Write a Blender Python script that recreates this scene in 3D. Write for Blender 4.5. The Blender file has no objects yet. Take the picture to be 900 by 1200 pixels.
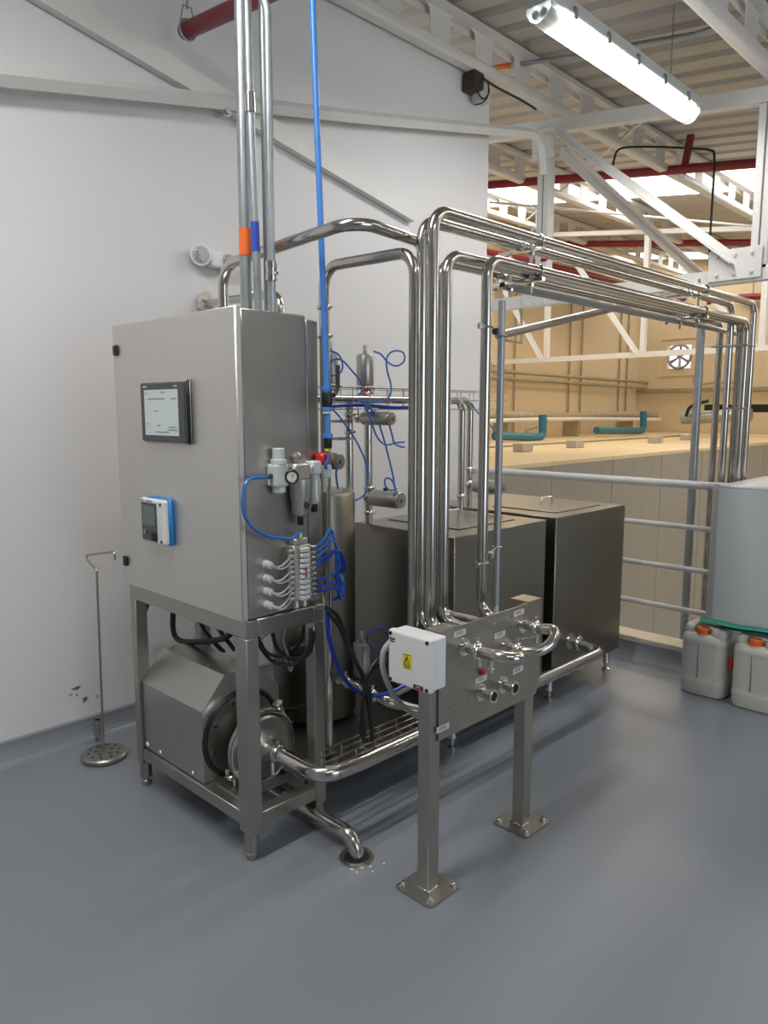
import bpy, bmesh, math, random
from mathutils import Vector, Matrix, Quaternion
random.seed(7)
S = bpy.context.scene
COL = S.collection
R = math.radians

# ---------------------------------------------------------------- camera
cam_d = bpy.data.cameras.new('camera'); cam = bpy.data.objects.new('camera', cam_d); COL.objects.link(cam)
cam.location = (0, 0, 1.55)
cam.rotation_euler = (R(90 - 7.8), 0, R(44.3))
cam_d.sensor_fit = 'VERTICAL'; cam_d.sensor_height = 36.0
cam_d.lens = 870.0 / 1200.0 * 36.0
cam_d.clip_end = 100
S.camera = cam
# ---------------------------------------------------------------- world, exposure
w = bpy.data.worlds.new('world'); S.world = w; w.use_nodes = True
w.node_tree.nodes['Background'].inputs[0].default_value = (0.75, 0.86, 1.0, 1)
w.node_tree.nodes['Background'].inputs[1].default_value = 1.0
S.view_settings.view_transform = 'Standard'; S.view_settings.look = 'None'
S.view_settings.gamma = 1; S.view_settings.use_curve_mapping = False
S.view_settings.exposure = 0.5

# ---------------------------------------------------------------- room strip lights, out of frame and in, plus added hall fill
def area(name, loc, size, power, col, rot=(0, 0, 0)):
    l = bpy.data.lights.new(name, 'AREA'); l.shape = 'RECTANGLE'; l.size, l.size_y = size
    l.energy = power; l.color = col
    o = bpy.data.objects.new(name, l); COL.objects.link(o); o.location = loc; o.rotation_euler = rot
    return o
COOL = (1.0, 0.98, 0.95)
area('strip_light_glow', (-2.13, 4.11, 3.36), (0.14, 1.7), 14, COOL)
for (x, y) in ((-1.7, 0.3), (1.1, 0.3), (0.6, 4.1)):  # first entry is an unseen light added to lift the dim left wall
    area('strip_light_glow', (x, y, 3.42), (0.16, 2.0), 34, COOL)
for (x, y) in ((-5.4, 7.6), (-5.4, 11.6), (-1.5, 8.8), (-1.5, 13.0), (2.2, 9.0)):  # unseen warm fill added to turn the hall golden, no fixtures here
    area('hall_fill', (x, y, 3.3), (0.5, 1.6), 18, (1.0, 0.74, 0.47))
# daylight entering through the tall opening on the right side of the room
area('daylight_glow', (4.0, 2.0, 1.9), (2.2, 3.4), 25, (0.80, 0.90, 1.0), (0, R(90), 0))

# ---------------------------------------------------------------- materials
def mat(name, col, rough=0.5, metal=0.0, noise=0.0, nscale=6.0, stretch=(1, 1, 1), bump=0.0, bscale=60.0, rvar=0.0, emit=None, spec=0.5, coat=0.0, trans=0.0, col2=None):
    m = bpy.data.materials.new(name); m.use_nodes = True
    nt = m.node_tree; b = nt.nodes['Principled BSDF']
    b.inputs['Base Color'].default_value = (*col, 1); b.inputs['Roughness'].default_value = rough
    b.inputs['Metallic'].default_value = metal; b.inputs['Specular IOR Level'].default_value = spec
    b.inputs['Coat Weight'].default_value = coat
    b.inputs['Transmission Weight'].default_value = trans
    if emit:
        b.inputs['Emission Color'].default_value = (*emit[0], 1); b.inputs['Emission Strength'].default_value = emit[1]
    tc = nt.nodes.new('ShaderNodeTexCoord'); mp = nt.nodes.new('ShaderNodeMapping')
    nt.links.new(tc.outputs['Object'], mp.inputs['Vector']); mp.inputs['Scale'].default_value = stretch
    if noise or rvar:
        n = nt.nodes.new('ShaderNodeTexNoise'); n.inputs['Scale'].default_value = nscale; n.inputs['Detail'].default_value = 2
        nt.links.new(mp.outputs['Vector'], n.inputs['Vector'])
        if noise:
            r = nt.nodes.new('ShaderNodeValToRGB')
            a = col2 or tuple(max(0, c * (1 - noise)) for c in col)
            r.color_ramp.elements[0].color = (*a, 1); r.color_ramp.elements[1].color = (*tuple(min(1, c * (1 + noise * .4)) for c in col), 1)
            r.color_ramp.elements[0].position = .15; r.color_ramp.elements[1].position = .85
            nt.links.new(n.outputs['Fac'], r.inputs['Fac']); nt.links.new(r.outputs['Color'], b.inputs['Base Color'])
        if rvar:
            q = nt.nodes.new('ShaderNodeMapRange'); q.inputs['From Min'].default_value = .1; q.inputs['From Max'].default_value = .9
            q.inputs['To Min'].default_value = max(.02, rough - rvar); q.inputs['To Max'].default_value = rough + rvar
            nt.links.new(n.outputs['Fac'], q.inputs['Value']); nt.links.new(q.outputs['Result'], b.inputs['Roughness'])
    if bump:
        n2 = nt.nodes.new('ShaderNodeTexNoise'); n2.inputs['Scale'].default_value = bscale; n2.inputs['Detail'].default_value = 3
        nt.links.new(mp.outputs['Vector'], n2.inputs['Vector'])
        bp = nt.nodes.new('ShaderNodeBump'); bp.inputs['Strength'].default_value = bump; bp.inputs['Distance'].default_value = .01
        nt.links.new(n2.outputs['Fac'], bp.inputs['Height']); nt.links.new(bp.outputs['Normal'], b.inputs['Normal'])
    return m
M = {}
M['door_steel'] = mat('brushed_steel_door', (.66, .64, .60), .45, .85, .05, 2, (1, 1, 1), 0, 3, .04)
M['brushed'] = mat('brushed_steel', (.48, .465, .44), .35, 1, .08, 3, (1, 1, 1), 0, 4, .05)
M['side_steel'] = mat('smeared_steel', (.52, .49, .455), .36, 1, .22, 4, (1, 1, 1), .0, 3, .07)
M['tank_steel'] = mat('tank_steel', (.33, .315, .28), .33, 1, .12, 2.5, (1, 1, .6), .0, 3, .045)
M['tube_steel'] = mat('polished_tube_steel', (.58, .56, .53), .19, 1, .08, 8, (1, 1, 1), 0, 60, .05)
M['frame_steel'] = mat('satin_frame_steel', (.43, .42, .385), .38, 1, .12, 9, (1, 1, .5), 0, 20, .06)
M['galv'] = mat('galvanised_steel', (.42, .45, .47), .42, .85, .18, 22, (1, 1, .6), 0, 60, .08)
M['chrome'] = mat('bright_fitting_steel', (.72, .70, .67), .14, 1)
M['white_paint'] = mat('white_painted_steel', (.74, .73, .70), .42, 0, .06, 5, (1, 1, 1), .05, 30)
M['rail_paint'] = mat('grey_white_rail_paint', (.66, .66, .66), .40, 0, .07, 9)
M['red'] = mat('red_pipe_paint', (.24, .018, .024), .38, 0, .12, 7)
M['redplastic'] = mat('red_plastic', (.62, .02, .03), .35)
M['orange'] = mat('orange_plastic', (.85, .16, .03), .45)
M['bluetape'] = mat('blue_tape', (.03, .08, .45), .45)
M['bluepipe'] = mat('blue_air_pipe', (.05, .22, .62), .30)
M['bluetube'] = mat('blue_hose', (.03, .16, .52), .28)
M['navytube'] = mat('deep_blue_hose', (.01, .05, .38), .28)
M['black'] = mat('black_plastic', (.012, .012, .013), .40)
M['cable'] = mat('black_cable', (.008, .008, .009), .45)
M['greycable'] = mat('grey_cable', (.42, .43, .43), .5)
M['white_plastic'] = mat('white_plastic', (.78, .79, .79), .38)
M['alu'] = mat('cast_aluminium', (.55, .53, .48), .38, .7, .08, 30)
M['paleplastic'] = mat('pale_grey_plastic', (.60, .64, .62), .42)
M['clearplastic'] = mat('clear_bowl_plastic', (.62, .66, .66), .2, 0, trans=.25)
M['yellow'] = mat('yellow_label', (.82, .70, .02), .5)
M['paper'] = mat('paper_label', (.66, .65, .62), .6)
M['darklabel'] = mat('dark_label', (.05, .01, .02), .4)
M['inkred'] = mat('red_ink', (.5, .02, .05), .5)
M['ink'] = mat('dark_ink', (.03, .035, .04), .5)
M['screen'] = mat('screen_glass', (.30, .34, .34), .12, emit=((.62, .70, .70), .22))
M['screenink'] = mat('screen_lines', (.22, .26, .27), .3)
M['bezel'] = mat('dark_grey_bezel', (.055, .062, .070), .32)
M['greyscreen'] = mat('grey_display', (.13, .16, .16), .15)
M['handset_blue'] = mat('bright_blue_housing', (.02, .25, .70), .38)
M['jug'] = mat('translucent_white_canister', (.60, .585, .54), .38, 0, .06, 6)
M['green'] = mat('green_rubber', (.008, .24, .17), .45, 0, .10, 14)
M['tote'] = mat('white_machine_panel', (.66, .68, .69), .40, 0, .03, 2)
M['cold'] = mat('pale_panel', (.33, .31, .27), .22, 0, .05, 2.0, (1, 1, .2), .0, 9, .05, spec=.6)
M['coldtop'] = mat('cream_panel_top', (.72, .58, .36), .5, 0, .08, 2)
M['hallwall'] = mat('cream_hall_wall', (.70, .57, .38), .65, 0, .04, .8)
M['kerbcream'] = mat('cream_kerb_edge', (.72, .64, .48), .5)
M['teal'] = mat('blue_green_plastic_pipe', (.015, .15, .22), .4)
M['bundle'] = mat('wrapped_pipe_bundle', (.42, .36, .25), .5, .2, .35, 14)
M['roof'] = mat('white_roof_sheet', (.52, .49, .44), .5, .0, .10, 3, (.3, 3, 1))
M['skylight'] = mat('translucent_roof_sheet', (.8, .8, .8), .5, emit=((1.0, .97, .90), 3.0))
M['lamp_on'] = mat('lit_diffuser', (.9, .9, .9), .3, emit=((1.0, .99, .97), 7.0))
M['lamp_end'] = mat('clear_lamp_end', (.62, .66, .66), .25, 0, trans=.3)
M['backwall'] = mat('grey_room_wall', (.50, .50, .48), .6)
M['rightwall'] = mat('dim_room_wall', (.22, .22, .205), .6)
M['dullplate'] = mat('dull_steel_plate', (.16, .155, .145), .5, 1)
M['dark'] = mat('dark_gap', (.01, .01, .01), .7)
M['brown'] = mat('brown_box_paint', (.05, .03, .025), .5)
M['dayglass'] = mat('bright_fan_opening', (.6, .6, .62), .5, emit=((.85, .87, 1.0), 1.3))
M['foam'] = mat('white_sealing_foam', (.62, .60, .52), .8, 0, .15, 40, bump=.8, bscale=60)

def wall_mat():
    m = mat('white_wall_paint', (.74, .73, .735), .50, 0, .03, 1.2, (1, 1, 1), .02, 40)
    return m
M['wall'] = wall_mat()
FC = .222
def floor_mat():
    m = mat('grey_epoxy_floor', (.165, .185, .200), .27, 0, .0, 3)
    nt = m.node_tree; b = nt.nodes['Principled BSDF']
    tc = nt.nodes.new('ShaderNodeTexCoord')
    n = nt.nodes.new('ShaderNodeTexNoise'); n.inputs['Scale'].default_value = 1.1; n.inputs['Detail'].default_value = 2
    nt.links.new(tc.outputs['Object'], n.inputs['Vector'])
    r = nt.nodes.new('ShaderNodeValToRGB')
    r.color_ramp.elements[0].position = .1; r.color_ramp.elements[0].color = (FC*.94, FC*1.03, FC*1.16, 1)
    r.color_ramp.elements[1].position = .9; r.color_ramp.elements[1].color = (FC*1.06, FC*1.15, FC*1.28, 1)
    nt.links.new(n.outputs['Fac'], r.inputs['Fac'])
    # worn pale scuffs near the open floor
    mp = nt.nodes.new('ShaderNodeMapping'); mp.inputs['Location'].default_value = (0.93, -2.50, 0); mp.inputs['Scale'].default_value = (1, 1, 1)
    vm = nt.nodes.new('ShaderNodeVectorMath'); vm.operation = 'DISTANCE'; vm.inputs[1].default_value = (-0.90, 2.44, 0)
    nt.links.new(tc.outputs['Object'], vm.inputs[0])
    mr = nt.nodes.new('ShaderNodeMapRange'); mr.inputs['From Min'].default_value = .02; mr.inputs['From Max'].default_value = .15
    mr.inputs['To Min'].default_value = 1; mr.inputs['To Max'].default_value = 0
    nt.links.new(vm.outputs['Value'], mr.inputs['Value'])
    n2 = nt.nodes.new('ShaderNodeTexNoise'); n2.inputs['Scale'].default_value = 120; n2.inputs['Detail'].default_value = 4
    nt.links.new(tc.outputs['Object'], n2.inputs['Vector'])
    r2 = nt.nodes.new('ShaderNodeValToRGB'); r2.color_ramp.elements[0].position = .5; r2.color_ramp.elements[1].position = .64
    r2.color_ramp.elements[1].color = (.5, .5, .5, 1)
    nt.links.new(n2.outputs['Fac'], r2.inputs['Fac'])
    mu = nt.nodes.new('ShaderNodeMath'); mu.operation = 'MULTIPLY'
    nt.links.new(mr.outputs['Result'], mu.inputs[0]); nt.links.new(r2.outputs['Color'], mu.inputs[1])
    mx = nt.nodes.new('ShaderNodeMix'); mx.data_type = 'RGBA'
    nt.links.new(mu.outputs[0], mx.inputs['Factor']); nt.links.new(r.outputs['Color'], mx.inputs['A'])
    mx.inputs['B'].default_value = (.42, .43, .42, 1)
    nt.links.new(mx.outputs['Result'], b.inputs['Base Color'])
    q = nt.nodes.new('ShaderNodeMapRange'); q.inputs['To Min'].default_value = .30; q.inputs['To Max'].default_value = .38
    nt.links.new(n.outputs['Fac'], q.inputs['Value']); nt.links.new(q.outputs['Result'], b.inputs['Roughness'])
    n3 = nt.nodes.new('ShaderNodeTexNoise'); n3.inputs['Scale'].default_value = 5; n3.inputs['Detail'].default_value = 2
    nt.links.new(tc.outputs['Object'], n3.inputs['Vector'])
    bp = nt.nodes.new('ShaderNodeBump'); bp.inputs['Strength'].default_value = .06; bp.inputs['Distance'].default_value = .01
    nt.links.new(n3.outputs['Fac'], bp.inputs['Height']); nt.links.new(bp.outputs['Normal'], b.inputs['Normal'])
    return m
M['floor'] = floor_mat()

# ---------------------------------------------------------------- mesh builder
def V(*a): return Vector(a[0]) if len(a) == 1 else Vector(a)
class MB:
    def __init__(s): s.v = []; s.f = []; s.wn = False
    def add(s, vs, fs):
        o = len(s.v); s.v += [tuple(p) for p in vs]; s.f += [tuple(i + o for i in q) for q in fs]; return s
    def box(s, lo, hi, bev=0.0, mtx=None):
        lo = V(lo); hi = V(hi); lo, hi = V([min(a, b) for a, b in zip(lo, hi)]), V([max(a, b) for a, b in zip(lo, hi)])
        bm = bmesh.new(); bmesh.ops.create_cube(bm, size=1)
        c = (lo + hi) / 2; d = hi - lo
        for q in bm.verts: q.co = Vector((q.co.x * d.x, q.co.y * d.y, q.co.z * d.z))
        if bev > .006: s.wn = True
        if bev: bmesh.ops.bevel(bm, geom=bm.edges[:] , offset=min(bev, min(d) * .45), segments=(1 if bev <= .006 else 3), affect='EDGES', profile=.5)
        for q in bm.verts:
            q.co += c
            if mtx: q.co = mtx @ q.co
        bm.verts.index_update()
        s.add([q.co for q in bm.verts], [[q.index for q in f.verts] for f in bm.faces]); bm.free(); return s
    def frame(s, d):
        d = V(d).normalized(); a = Vector((0, 0, 1)) if abs(d.z) < .9 else Vector((1, 0, 0))
        x = a.cross(d).normalized(); return x, d.cross(x), d
    def lathe(s, p0, d, prof, n=24):
        """prof: list of (r, t) along axis d from p0"""
        x, y, z = s.frame(d); p0 = V(p0); vs = []; fs = []
        for (r, t) in prof:
            for k in range(n):
                a = 2 * math.pi * k / n; vs.append(p0 + z * t + (x * math.cos(a) + y * math.sin(a)) * max(r, 1e-5))
        for i in range(len(prof) - 1):
            for k in range(n):
                k2 = (k + 1) % n; fs.append((i * n + k, i * n + k2, (i + 1) * n + k2, (i + 1) * n + k))
        if prof[0][0] > 1e-4: fs.append(tuple(reversed(range(n))))
        if prof[-1][0] > 1e-4: fs.append(tuple((len(prof) - 1) * n + k for k in range(n)))
        return s.add(vs, fs)
    def cyl(s, a, b, r, n=16, r2=None):
        a = V(a); b = V(b); L = (b - a).length
        return s.lathe(a, b - a, [(r, 0), (r if r2 is None else r2, L)], n)
    def tube(s, pts, r, bend=0.0, n=12, cap=True, hollow=False, seg=7):
        pts = [V(p) for p in pts]; P = [pts[0]]
        if bend > 0:
            for i in range(1, len(pts) - 1):
                a, b, c = pts[i - 1], pts[i], pts[i + 1]
                d1 = (a - b); d2 = (c - b); l1, l2 = d1.length, d2.length; d1.normalize(); d2.normalize()
                ang = d1.angle(d2)
                if ang > 3.0: P.append(b); continue
                t = min(bend / math.tan(ang / 2), l1 * .48 if i > 1 else l1 * .95, l2 * .48 if i < len(pts) - 2 else l2 * .95)
                rr = t * math.tan(ang / 2); bis = (d1 + d2).normalized(); cc = b + bis * (rr / math.sin(ang / 2))
                s0 = b + d1 * t - cc; s1 = b + d2 * t - cc; tot = s0.angle(s1)
                for k in range(seg + 1):
                    f = k / seg
                    P.append(cc + (s0 * math.sin((1 - f) * tot) + s1 * math.sin(f * tot)) / math.sin(tot))
        else: P += pts[1:-1]
        P.append(pts[-1])
        T = []
        for i in range(len(P)):
            t = (P[min(i + 1, len(P) - 1)] - P[max(i - 1, 0)]); T.append(t.normalized() if t.length > 1e-9 else Vector((0, 0, 1)))
        x, y, _ = s.frame(T[0]); vs = []; fs = []
        for i, p in enumerate(P):
            if i:
                q = T[i - 1].rotation_difference(T[i]); x = q @ x; x = (x - T[i] * x.dot(T[i])).normalized()
            y = T[i].cross(x)
            for k in range(n):
                a = 2 * math.pi * k / n; vs.append(p + (x * math.cos(a) + y * math.sin(a)) * r)
        for i in range(len(P) - 1):
            for k in range(n):
                k2 = (k + 1) % n; fs.append((i * n + k, i * n + k2, (i + 1) * n + k2, (i + 1) * n + k))
        if cap: fs.append(tuple(reversed(range(n)))); fs.append(tuple((len(P) - 1) * n + k for k in range(n)))
        return s.add(vs, fs)
    def prism(s, poly, d):
        d = V(d); n = len(poly); a = [V(p) for p in poly]
        return s.add(a + [p + d for p in a], [tuple(reversed(range(n))), tuple(range(n, 2 * n))] + [(i, (i + 1) % n, n + (i + 1) % n, n + i) for i in range(n)])
    def ring(s, c, d, R_, r, n=24, m=8):
        x, y, z = s.frame(d); c = V(c); vs = []; fs = []
        for i in range(n):
            a = 2 * math.pi * i / n; e = x * math.cos(a) + y * math.sin(a)
            for j in range(m):
                b = 2 * math.pi * j / m; vs.append(c + e * (R_ + r * math.cos(b)) + z * r * math.sin(b))
        for i in range(n):
            for j in range(m):
                fs.append((i * m + j, ((i + 1) % n) * m + j, ((i + 1) % n) * m + (j + 1) % m, i * m + (j + 1) % m))
        return s.add(vs, fs)
    def build(s, name, m, parent=None, smooth=True, label=None, kind=None, origin=None):
        me = bpy.data.meshes.new(name); off = Vector((0, 0, 0))
        if origin is not None: off = V(origin)
        if parent is not None: off = V(parent.get('_o', (0, 0, 0)))
        me.from_pydata([tuple(V(p) - off) for p in s.v], [], s.f); me.validate()
        bm = bmesh.new(); bm.from_mesh(me); bmesh.ops.recalc_face_normals(bm, faces=bm.faces[:]); bm.to_mesh(me); bm.free()
        me.materials.append(M[m])
        if smooth:
            me.polygons.foreach_set('use_smooth', [True] * len(me.polygons)); me.set_sharp_from_angle(angle=R(38))
        o = bpy.data.objects.new(name, me); COL.objects.link(o)
        if parent is not None: o.parent = parent; o['_o'] = tuple(off)
        elif origin is not None: o.location = off; o['_o'] = tuple(off)
        if s.wn:
            md = o.modifiers.new('weighted', 'WEIGHTED_NORMAL'); md.keep_sharp = True
        if label: o['label'] = label
        if kind: o['kind'] = kind
        return o
def thing(name, loc, label, cat, group=None):
    o = bpy.data.objects.new(name, None); COL.objects.link(o); o.location = loc; o['_o'] = tuple(loc)
    o.empty_display_size = .1
    o['label'] = label; o['category'] = cat
    if group: o['group'] = group
    return o
def tag(o, label, cat, group=None):
    o['label'] = label; o['category'] = cat
    if group: o['group'] = group
    return o
def copy_tree(o, d, label, parent=None):
    c = o.copy(); COL.objects.link(c)
    if parent is None: c.location = V(o.location) + V(d); c['label'] = label
    else: c.parent = parent
    for ch in list(o.children): copy_tree(ch, d, None, c)
    return c
def curve(pts, k=6, closed=False):
    """Catmull-Rom through pts"""
    P = [V(p) for p in pts]; out = []
    for i in range(len(P) - 1):
        a = P[max(i - 1, 0)]; b = P[i]; c = P[i + 1]; d = P[min(i + 2, len(P) - 1)]
        for j in range(k):
            t = j / k; out.append(.5 * ((2 * b) + (c - a) * t + (2 * a - 5 * b + 4 * c - d) * t * t + (3 * b - 3 * c + d - a) * t ** 3))
    out.append(P[-1]); return out
def hose(pts, r, k=6, n=8): return MB().tube(curve(pts, k), r, n=n)
def clamp_ring(mb, c, d, r):
    """sanitary ferrule pair with a band clamp"""
    c = V(c); d = V(d).normalized()
    mb.lathe(c - d * .012, d, [(r * .95, 0), (r * 1.32, .005), (r * 1.40, .009), (r * 1.40, .015), (r * 1.32, .019), (r * .95, .024)], 18)
    x, y, _ = mb.frame(d)
    mb.cyl(c + y * r * 1.35, c + y * r * 1.95, r * .17, 8); mb.lathe(c + y * r * 1.75 , y, [(r * .3, 0), (r * .3, .008)], 6)
    return mb

# ================================================================ THE SETTING
def struct(mb, name, m, smooth=False, **k):
    o = mb.build(name, m, smooth=smooth, origin=(0, 0, 0), **k); o['kind'] = 'structure'; return o
def roof_z(x): return 4.12 - .13 * (x + 3.3)
# upper floor slab: grey epoxy
fl = MB().box((-3.45, -3.2, -.25), (-1.56, 4.5, 0)).box((-1.56, -3.2, -.25), (4.2, 5.4, 0))
floor_o = struct(fl, 'floor', 'floor')
# drain hole collar set in the floor
MB().lathe((-1.751, 1.657, .0), (0, 0, 1), [(.062, .0005), (.060, .006), (.046, .006), (.044, .0005)], 28).build('drain_collar', 'frame_steel', floor_o)
MB().lathe((-1.751, 1.657, .0), (0, 0, 1), [(.046, .0012), (.001, .0016)], 28).build('drain_hole', 'dark', floor_o)
struct(MB().box((-9, 4.5, -3.2), (4.2, 15.7, -3.0)), 'floor', 'tote')
wl = struct(MB().box((-3.52, -3.2, -.2), (-3.37, 4.52, 3.83)), 'wall_left', 'wall')
# scuffed plaster patches low on the wall
def blot(c, sz, seed):
    rr = random.Random(seed); mb = MB(); n = 11
    pts = [(-3.3695, c[0] + sz[0] * math.cos(2 * math.pi * k / n) * rr.uniform(.5, 1.1), c[1] + sz[1] * math.sin(2 * math.pi * k / n) * rr.uniform(.5, 1.1)) for k in range(n)]
    return mb.prism(pts, (.0012, 0, 0))
for k, (x, y, r) in enumerate(((-1.70, 1.63, .010), (-1.68, 1.655, .006), (-1.715, 1.60, .007), (-1.655, 1.64, .005), (-1.69, 1.60, .005), (-1.66, 1.70, .006))):
    MB().lathe((x, y, -.001), (0, 0, 1), [(r, 0), (r * .7, .0018)], 7).build('white_splash', 'paper', floor_o, smooth=False)
for c, sz, sd in [((1.386, 0.258), (0.028, 0.008), 1), ((1.384, 0.225), (0.006, 0.008), 2), ((1.423, 0.192), (0.018, 0.014), 2), ((1.356, 0.233), (0.012, 0.004), 3), ((1.481, 0.189), (0.008, 0.01), 4)]:
    blot(c, sz, sd).build('wall_scuff', 'galv', wl, smooth=False)
# coved grey skirting
def cove(name, path, h=.105, d=.075):
    # path: (p0, p1, inward normal)
    p0, p1, nrm = V(path[0]), V(path[1]), V(path[2]); prof = [(0, -.01), (0, h)] + [(.012 + (d - .012) * (1 - math.cos(t)), h - .006 - (h - .006) * math.sin(t)) for t in [i * math.pi / 2 / 7 for i in range(8)]] + [(d, -.01)]
    return MB().prism([p0 + nrm * a + Vector((0, 0, b)) for a, b in prof], p1 - p0)
struct(cove('baseboard_left', ((-3.37, -3.2, 0), (-3.37, 4.40, 0), (1, 0, 0))), 'baseboard_left', 'floor')
kb = struct(cove('baseboard_back', ((-3.37, 4.36, 0), (-1.60, 4.36, 0), (0, -1, 0)), h=.11).box((-3.37, 4.355, -.01), (-1.60, 4.52, .108)), 'baseboard_back', 'floor')
MB().box((-3.37, 4.375, .104), (-1.60, 4.54, .125), .004).build('kerb_cap', 'kerbcream', kb)
# room walls behind and right of the viewer
struct(MB().box((-3.52, -3.35, -.2), (4.2, -3.2, 4.8)), 'wall_front', 'backwall')
wr = MB().box((4.1, -3.2, -3.2), (4.25, .2, 3.6)).box((4.1, 3.8, -3.2), (4.25, 15.6, 3.6)).box((4.1, .2, -3.2), (4.25, 3.8, .75)).box((4.1, .2, 3.05), (4.25, 3.8, 3.6))
struct(wr, 'wall_right', 'rightwall')
# hall walls
XW = -7.45
struct(MB().box((XW - .15, -3.2, -3.2), (XW, 15.65, 4.9)), 'wall_hall_left', 'hallwall')
fw = MB().box((XW, 15.5, -3.2), (-6.83, 15.65, 4.9)).box((-6.33, 15.5, -3.2), (4.2, 15.65, 4.9)).box((-6.83, 15.5, -3.2), (-6.33, 15.65, 2.41)).box((-6.83, 15.5, 2.89), (-6.33, 15.65, 4.9))
fwo = struct(fw, 'wall_back', 'hallwall')
MB().box((XW + .02, 15.42, 1.93), (4.1, 15.5, 2.0)).build('wall_ledge', 'bundle', fwo, smooth=False)
for x in (-5.2, -2.6, 0.0): MB().box((x - .012, 15.485, -3), (x + .012, 15.5, 4.6)).build('panel_joint', 'bundle', fwo, smooth=False)

# ceiling: separate ribbed sheets whose ribs run down the slope
ceil = struct(MB().box((-8.6, 15.62, 3.15), (4.3, 15.66, 3.2)), 'ceiling', 'white_paint')
def sheet(y0, y1, name, m):
    mb = MB(); n = max(2, round((y1 - y0) / .26)); p = (y1 - y0) / n; prof = []
    for k in range(n):
        b = y0 + k * p
        prof += [(b, 0), (b + p * .60, 0), (b + p * .70, .042), (b + p * .90, .042)]
    prof.append((y1, 0)); vs = []; x0, x1 = -8.6, 4.4
    for (y, z) in prof:
        vs += [(x0, y, roof_z(x0) + z), (x1, y, roof_z(x1) + z)]
    q = len(prof); fs = [(2 * i, 2 * i + 1, 2 * i + 3, 2 * i + 2) for i in range(q - 1)]
    vs2 = [(a, b, c + .012) for a, b, c in vs]; fs2 = [tuple(reversed([j + 2 * q for j in f])) for f in fs]
    mb.add(vs + vs2, fs + fs2 + [(0, 2, 2 + 2 * q, 2 * q)])
    return mb.build(name, m, ceil, smooth=False)
edges = [(-3.2 + 1.0636 * k, -3.2 + 1.0636 * (k + 1)) for k in range(11)]
for a, b in edges: sheet(a, b - .004, 'roof_sheet', 'roof')
sheet(8.5, 9.6, 'skylight_sheet', 'skylight')
for k in range(4): sheet(9.6 + 1.1625 * k, 9.6 + 1.1625 * (k + 1) - .004, 'roof_sheet', 'roof')
sheet(14.25, 15.05, 'skylight_sheet', 'skylight'); sheet(15.05, 15.66, 'roof_sheet', 'roof')

# ---- roof joists along the hall
PLATE = None
def joist(x, label):
    global PLATE
    zt = roof_z(x) - .02; t = thing('roof_joist', (x, 4, zt - .25), label, 'joist', 'roof joists')
    MB().box((x - .05, -3.0, zt - .035), (x + .05, 15.4, zt)).box((x - .05, -3, zt - .07), (x - .04, 15.4, zt - .02)).build('top_chord', 'white_paint', t, smooth=False)
    MB().box((x - .045, -3.0, zt - .30), (x + .045, 15.4, zt - .225), .02).build('bottom_chord', 'white_paint', t)
    y = 2.05
    while y < 15.2:
        z0, z1 = zt - .24, zt - .03
        if PLATE is None:
            PLATE = MB().prism([(x - .004, y - .12, z0), (x - .004, y + .12, z0), (x - .004, y + .09, z0 + .03), (x - .004, y + .10, z1 - .03), (x - .004, y + .15, z1), (x - .004, y - .15, z1), (x - .004, y - .10, z1 - .03), (x - .004, y - .09, z0 + .03)], (.008, 0, 0)).build('web_plate', 'white_paint', t, smooth=False)
            PLATE['_y'] = y; PLATE['_x'] = x
        else:
            c = PLATE.copy(); COL.objects.link(c); c.parent = t; c.location = (0, y - PLATE['_y'], 0)
        y += .46
    return t
for x, lb in ((-3.3, 'white roof joist with cut-out web running directly above the top of the white wall'),
              (-1.72, 'white roof joist in the top right corner, right of the strip light'),
              (-4.88, 'white roof joist beyond the wall end, next behind the one above the wall'),
              (-6.4, 'farthest white roof joist, near the cream hall wall'),):
    joist(x, lb)

# ---- roof trusses across the hall
def beam(mb, a, b, w, h, up=(0, 1, 0)):
    a = V(a); b = V(b); d = (b - a).normalized(); u = V(up); s_ = d.cross(u).normalized(); u = s_.cross(d)
    return mb.prism([a + s_ * h / 2 + u * w / 2, a - s_ * h / 2 + u * w / 2, a - s_ * h / 2 - u * w / 2, a + s_ * h / 2 - u * w / 2], b - a)
def angle(mb, a, b, w=.06, t=.008, up=(0, 1, 0)):
    a = V(a); b = V(b); d = (b - a).normalized(); u = V(up); s_ = d.cross(u).normalized(); u = s_.cross(d)
    mb.prism([a - s_ * w / 2, a + s_ * w / 2, a + s_ * w / 2 + u * t, a - s_ * w / 2 + u * t], b - a)
    mb.prism([a - s_ * w / 2, a - s_ * (w / 2 - t), a - s_ * (w / 2 - t) - u * w, a - s_ * w / 2 - u * w], b - a)
    return mb
Y1 = 5.277
def tz(x): return roof_z(x) - .40
t = thing('roof_truss', (-1.85, Y1, 2.43), 'near white steel roof truss crossing just beyond the end of the wall', 'truss')
beam(MB(), (-3.95, Y1, tz(-3.95)), (4.05, Y1, tz(4.05)), .08, .095).build('top_chord', 'white_paint', t, smooth=False)
beam(MB(), (-7.4, Y1, 2.415), (4.05, Y1, 2.45), .09, .095).build('bottom_chord', 'white_paint', t, smooth=False)
beam(MB(), (-7.4, Y1, tz(-7.4)), (-3.95, Y1, tz(-3.95)), .08, .095).build('top_chord', 'white_paint', t, smooth=False)
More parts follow.
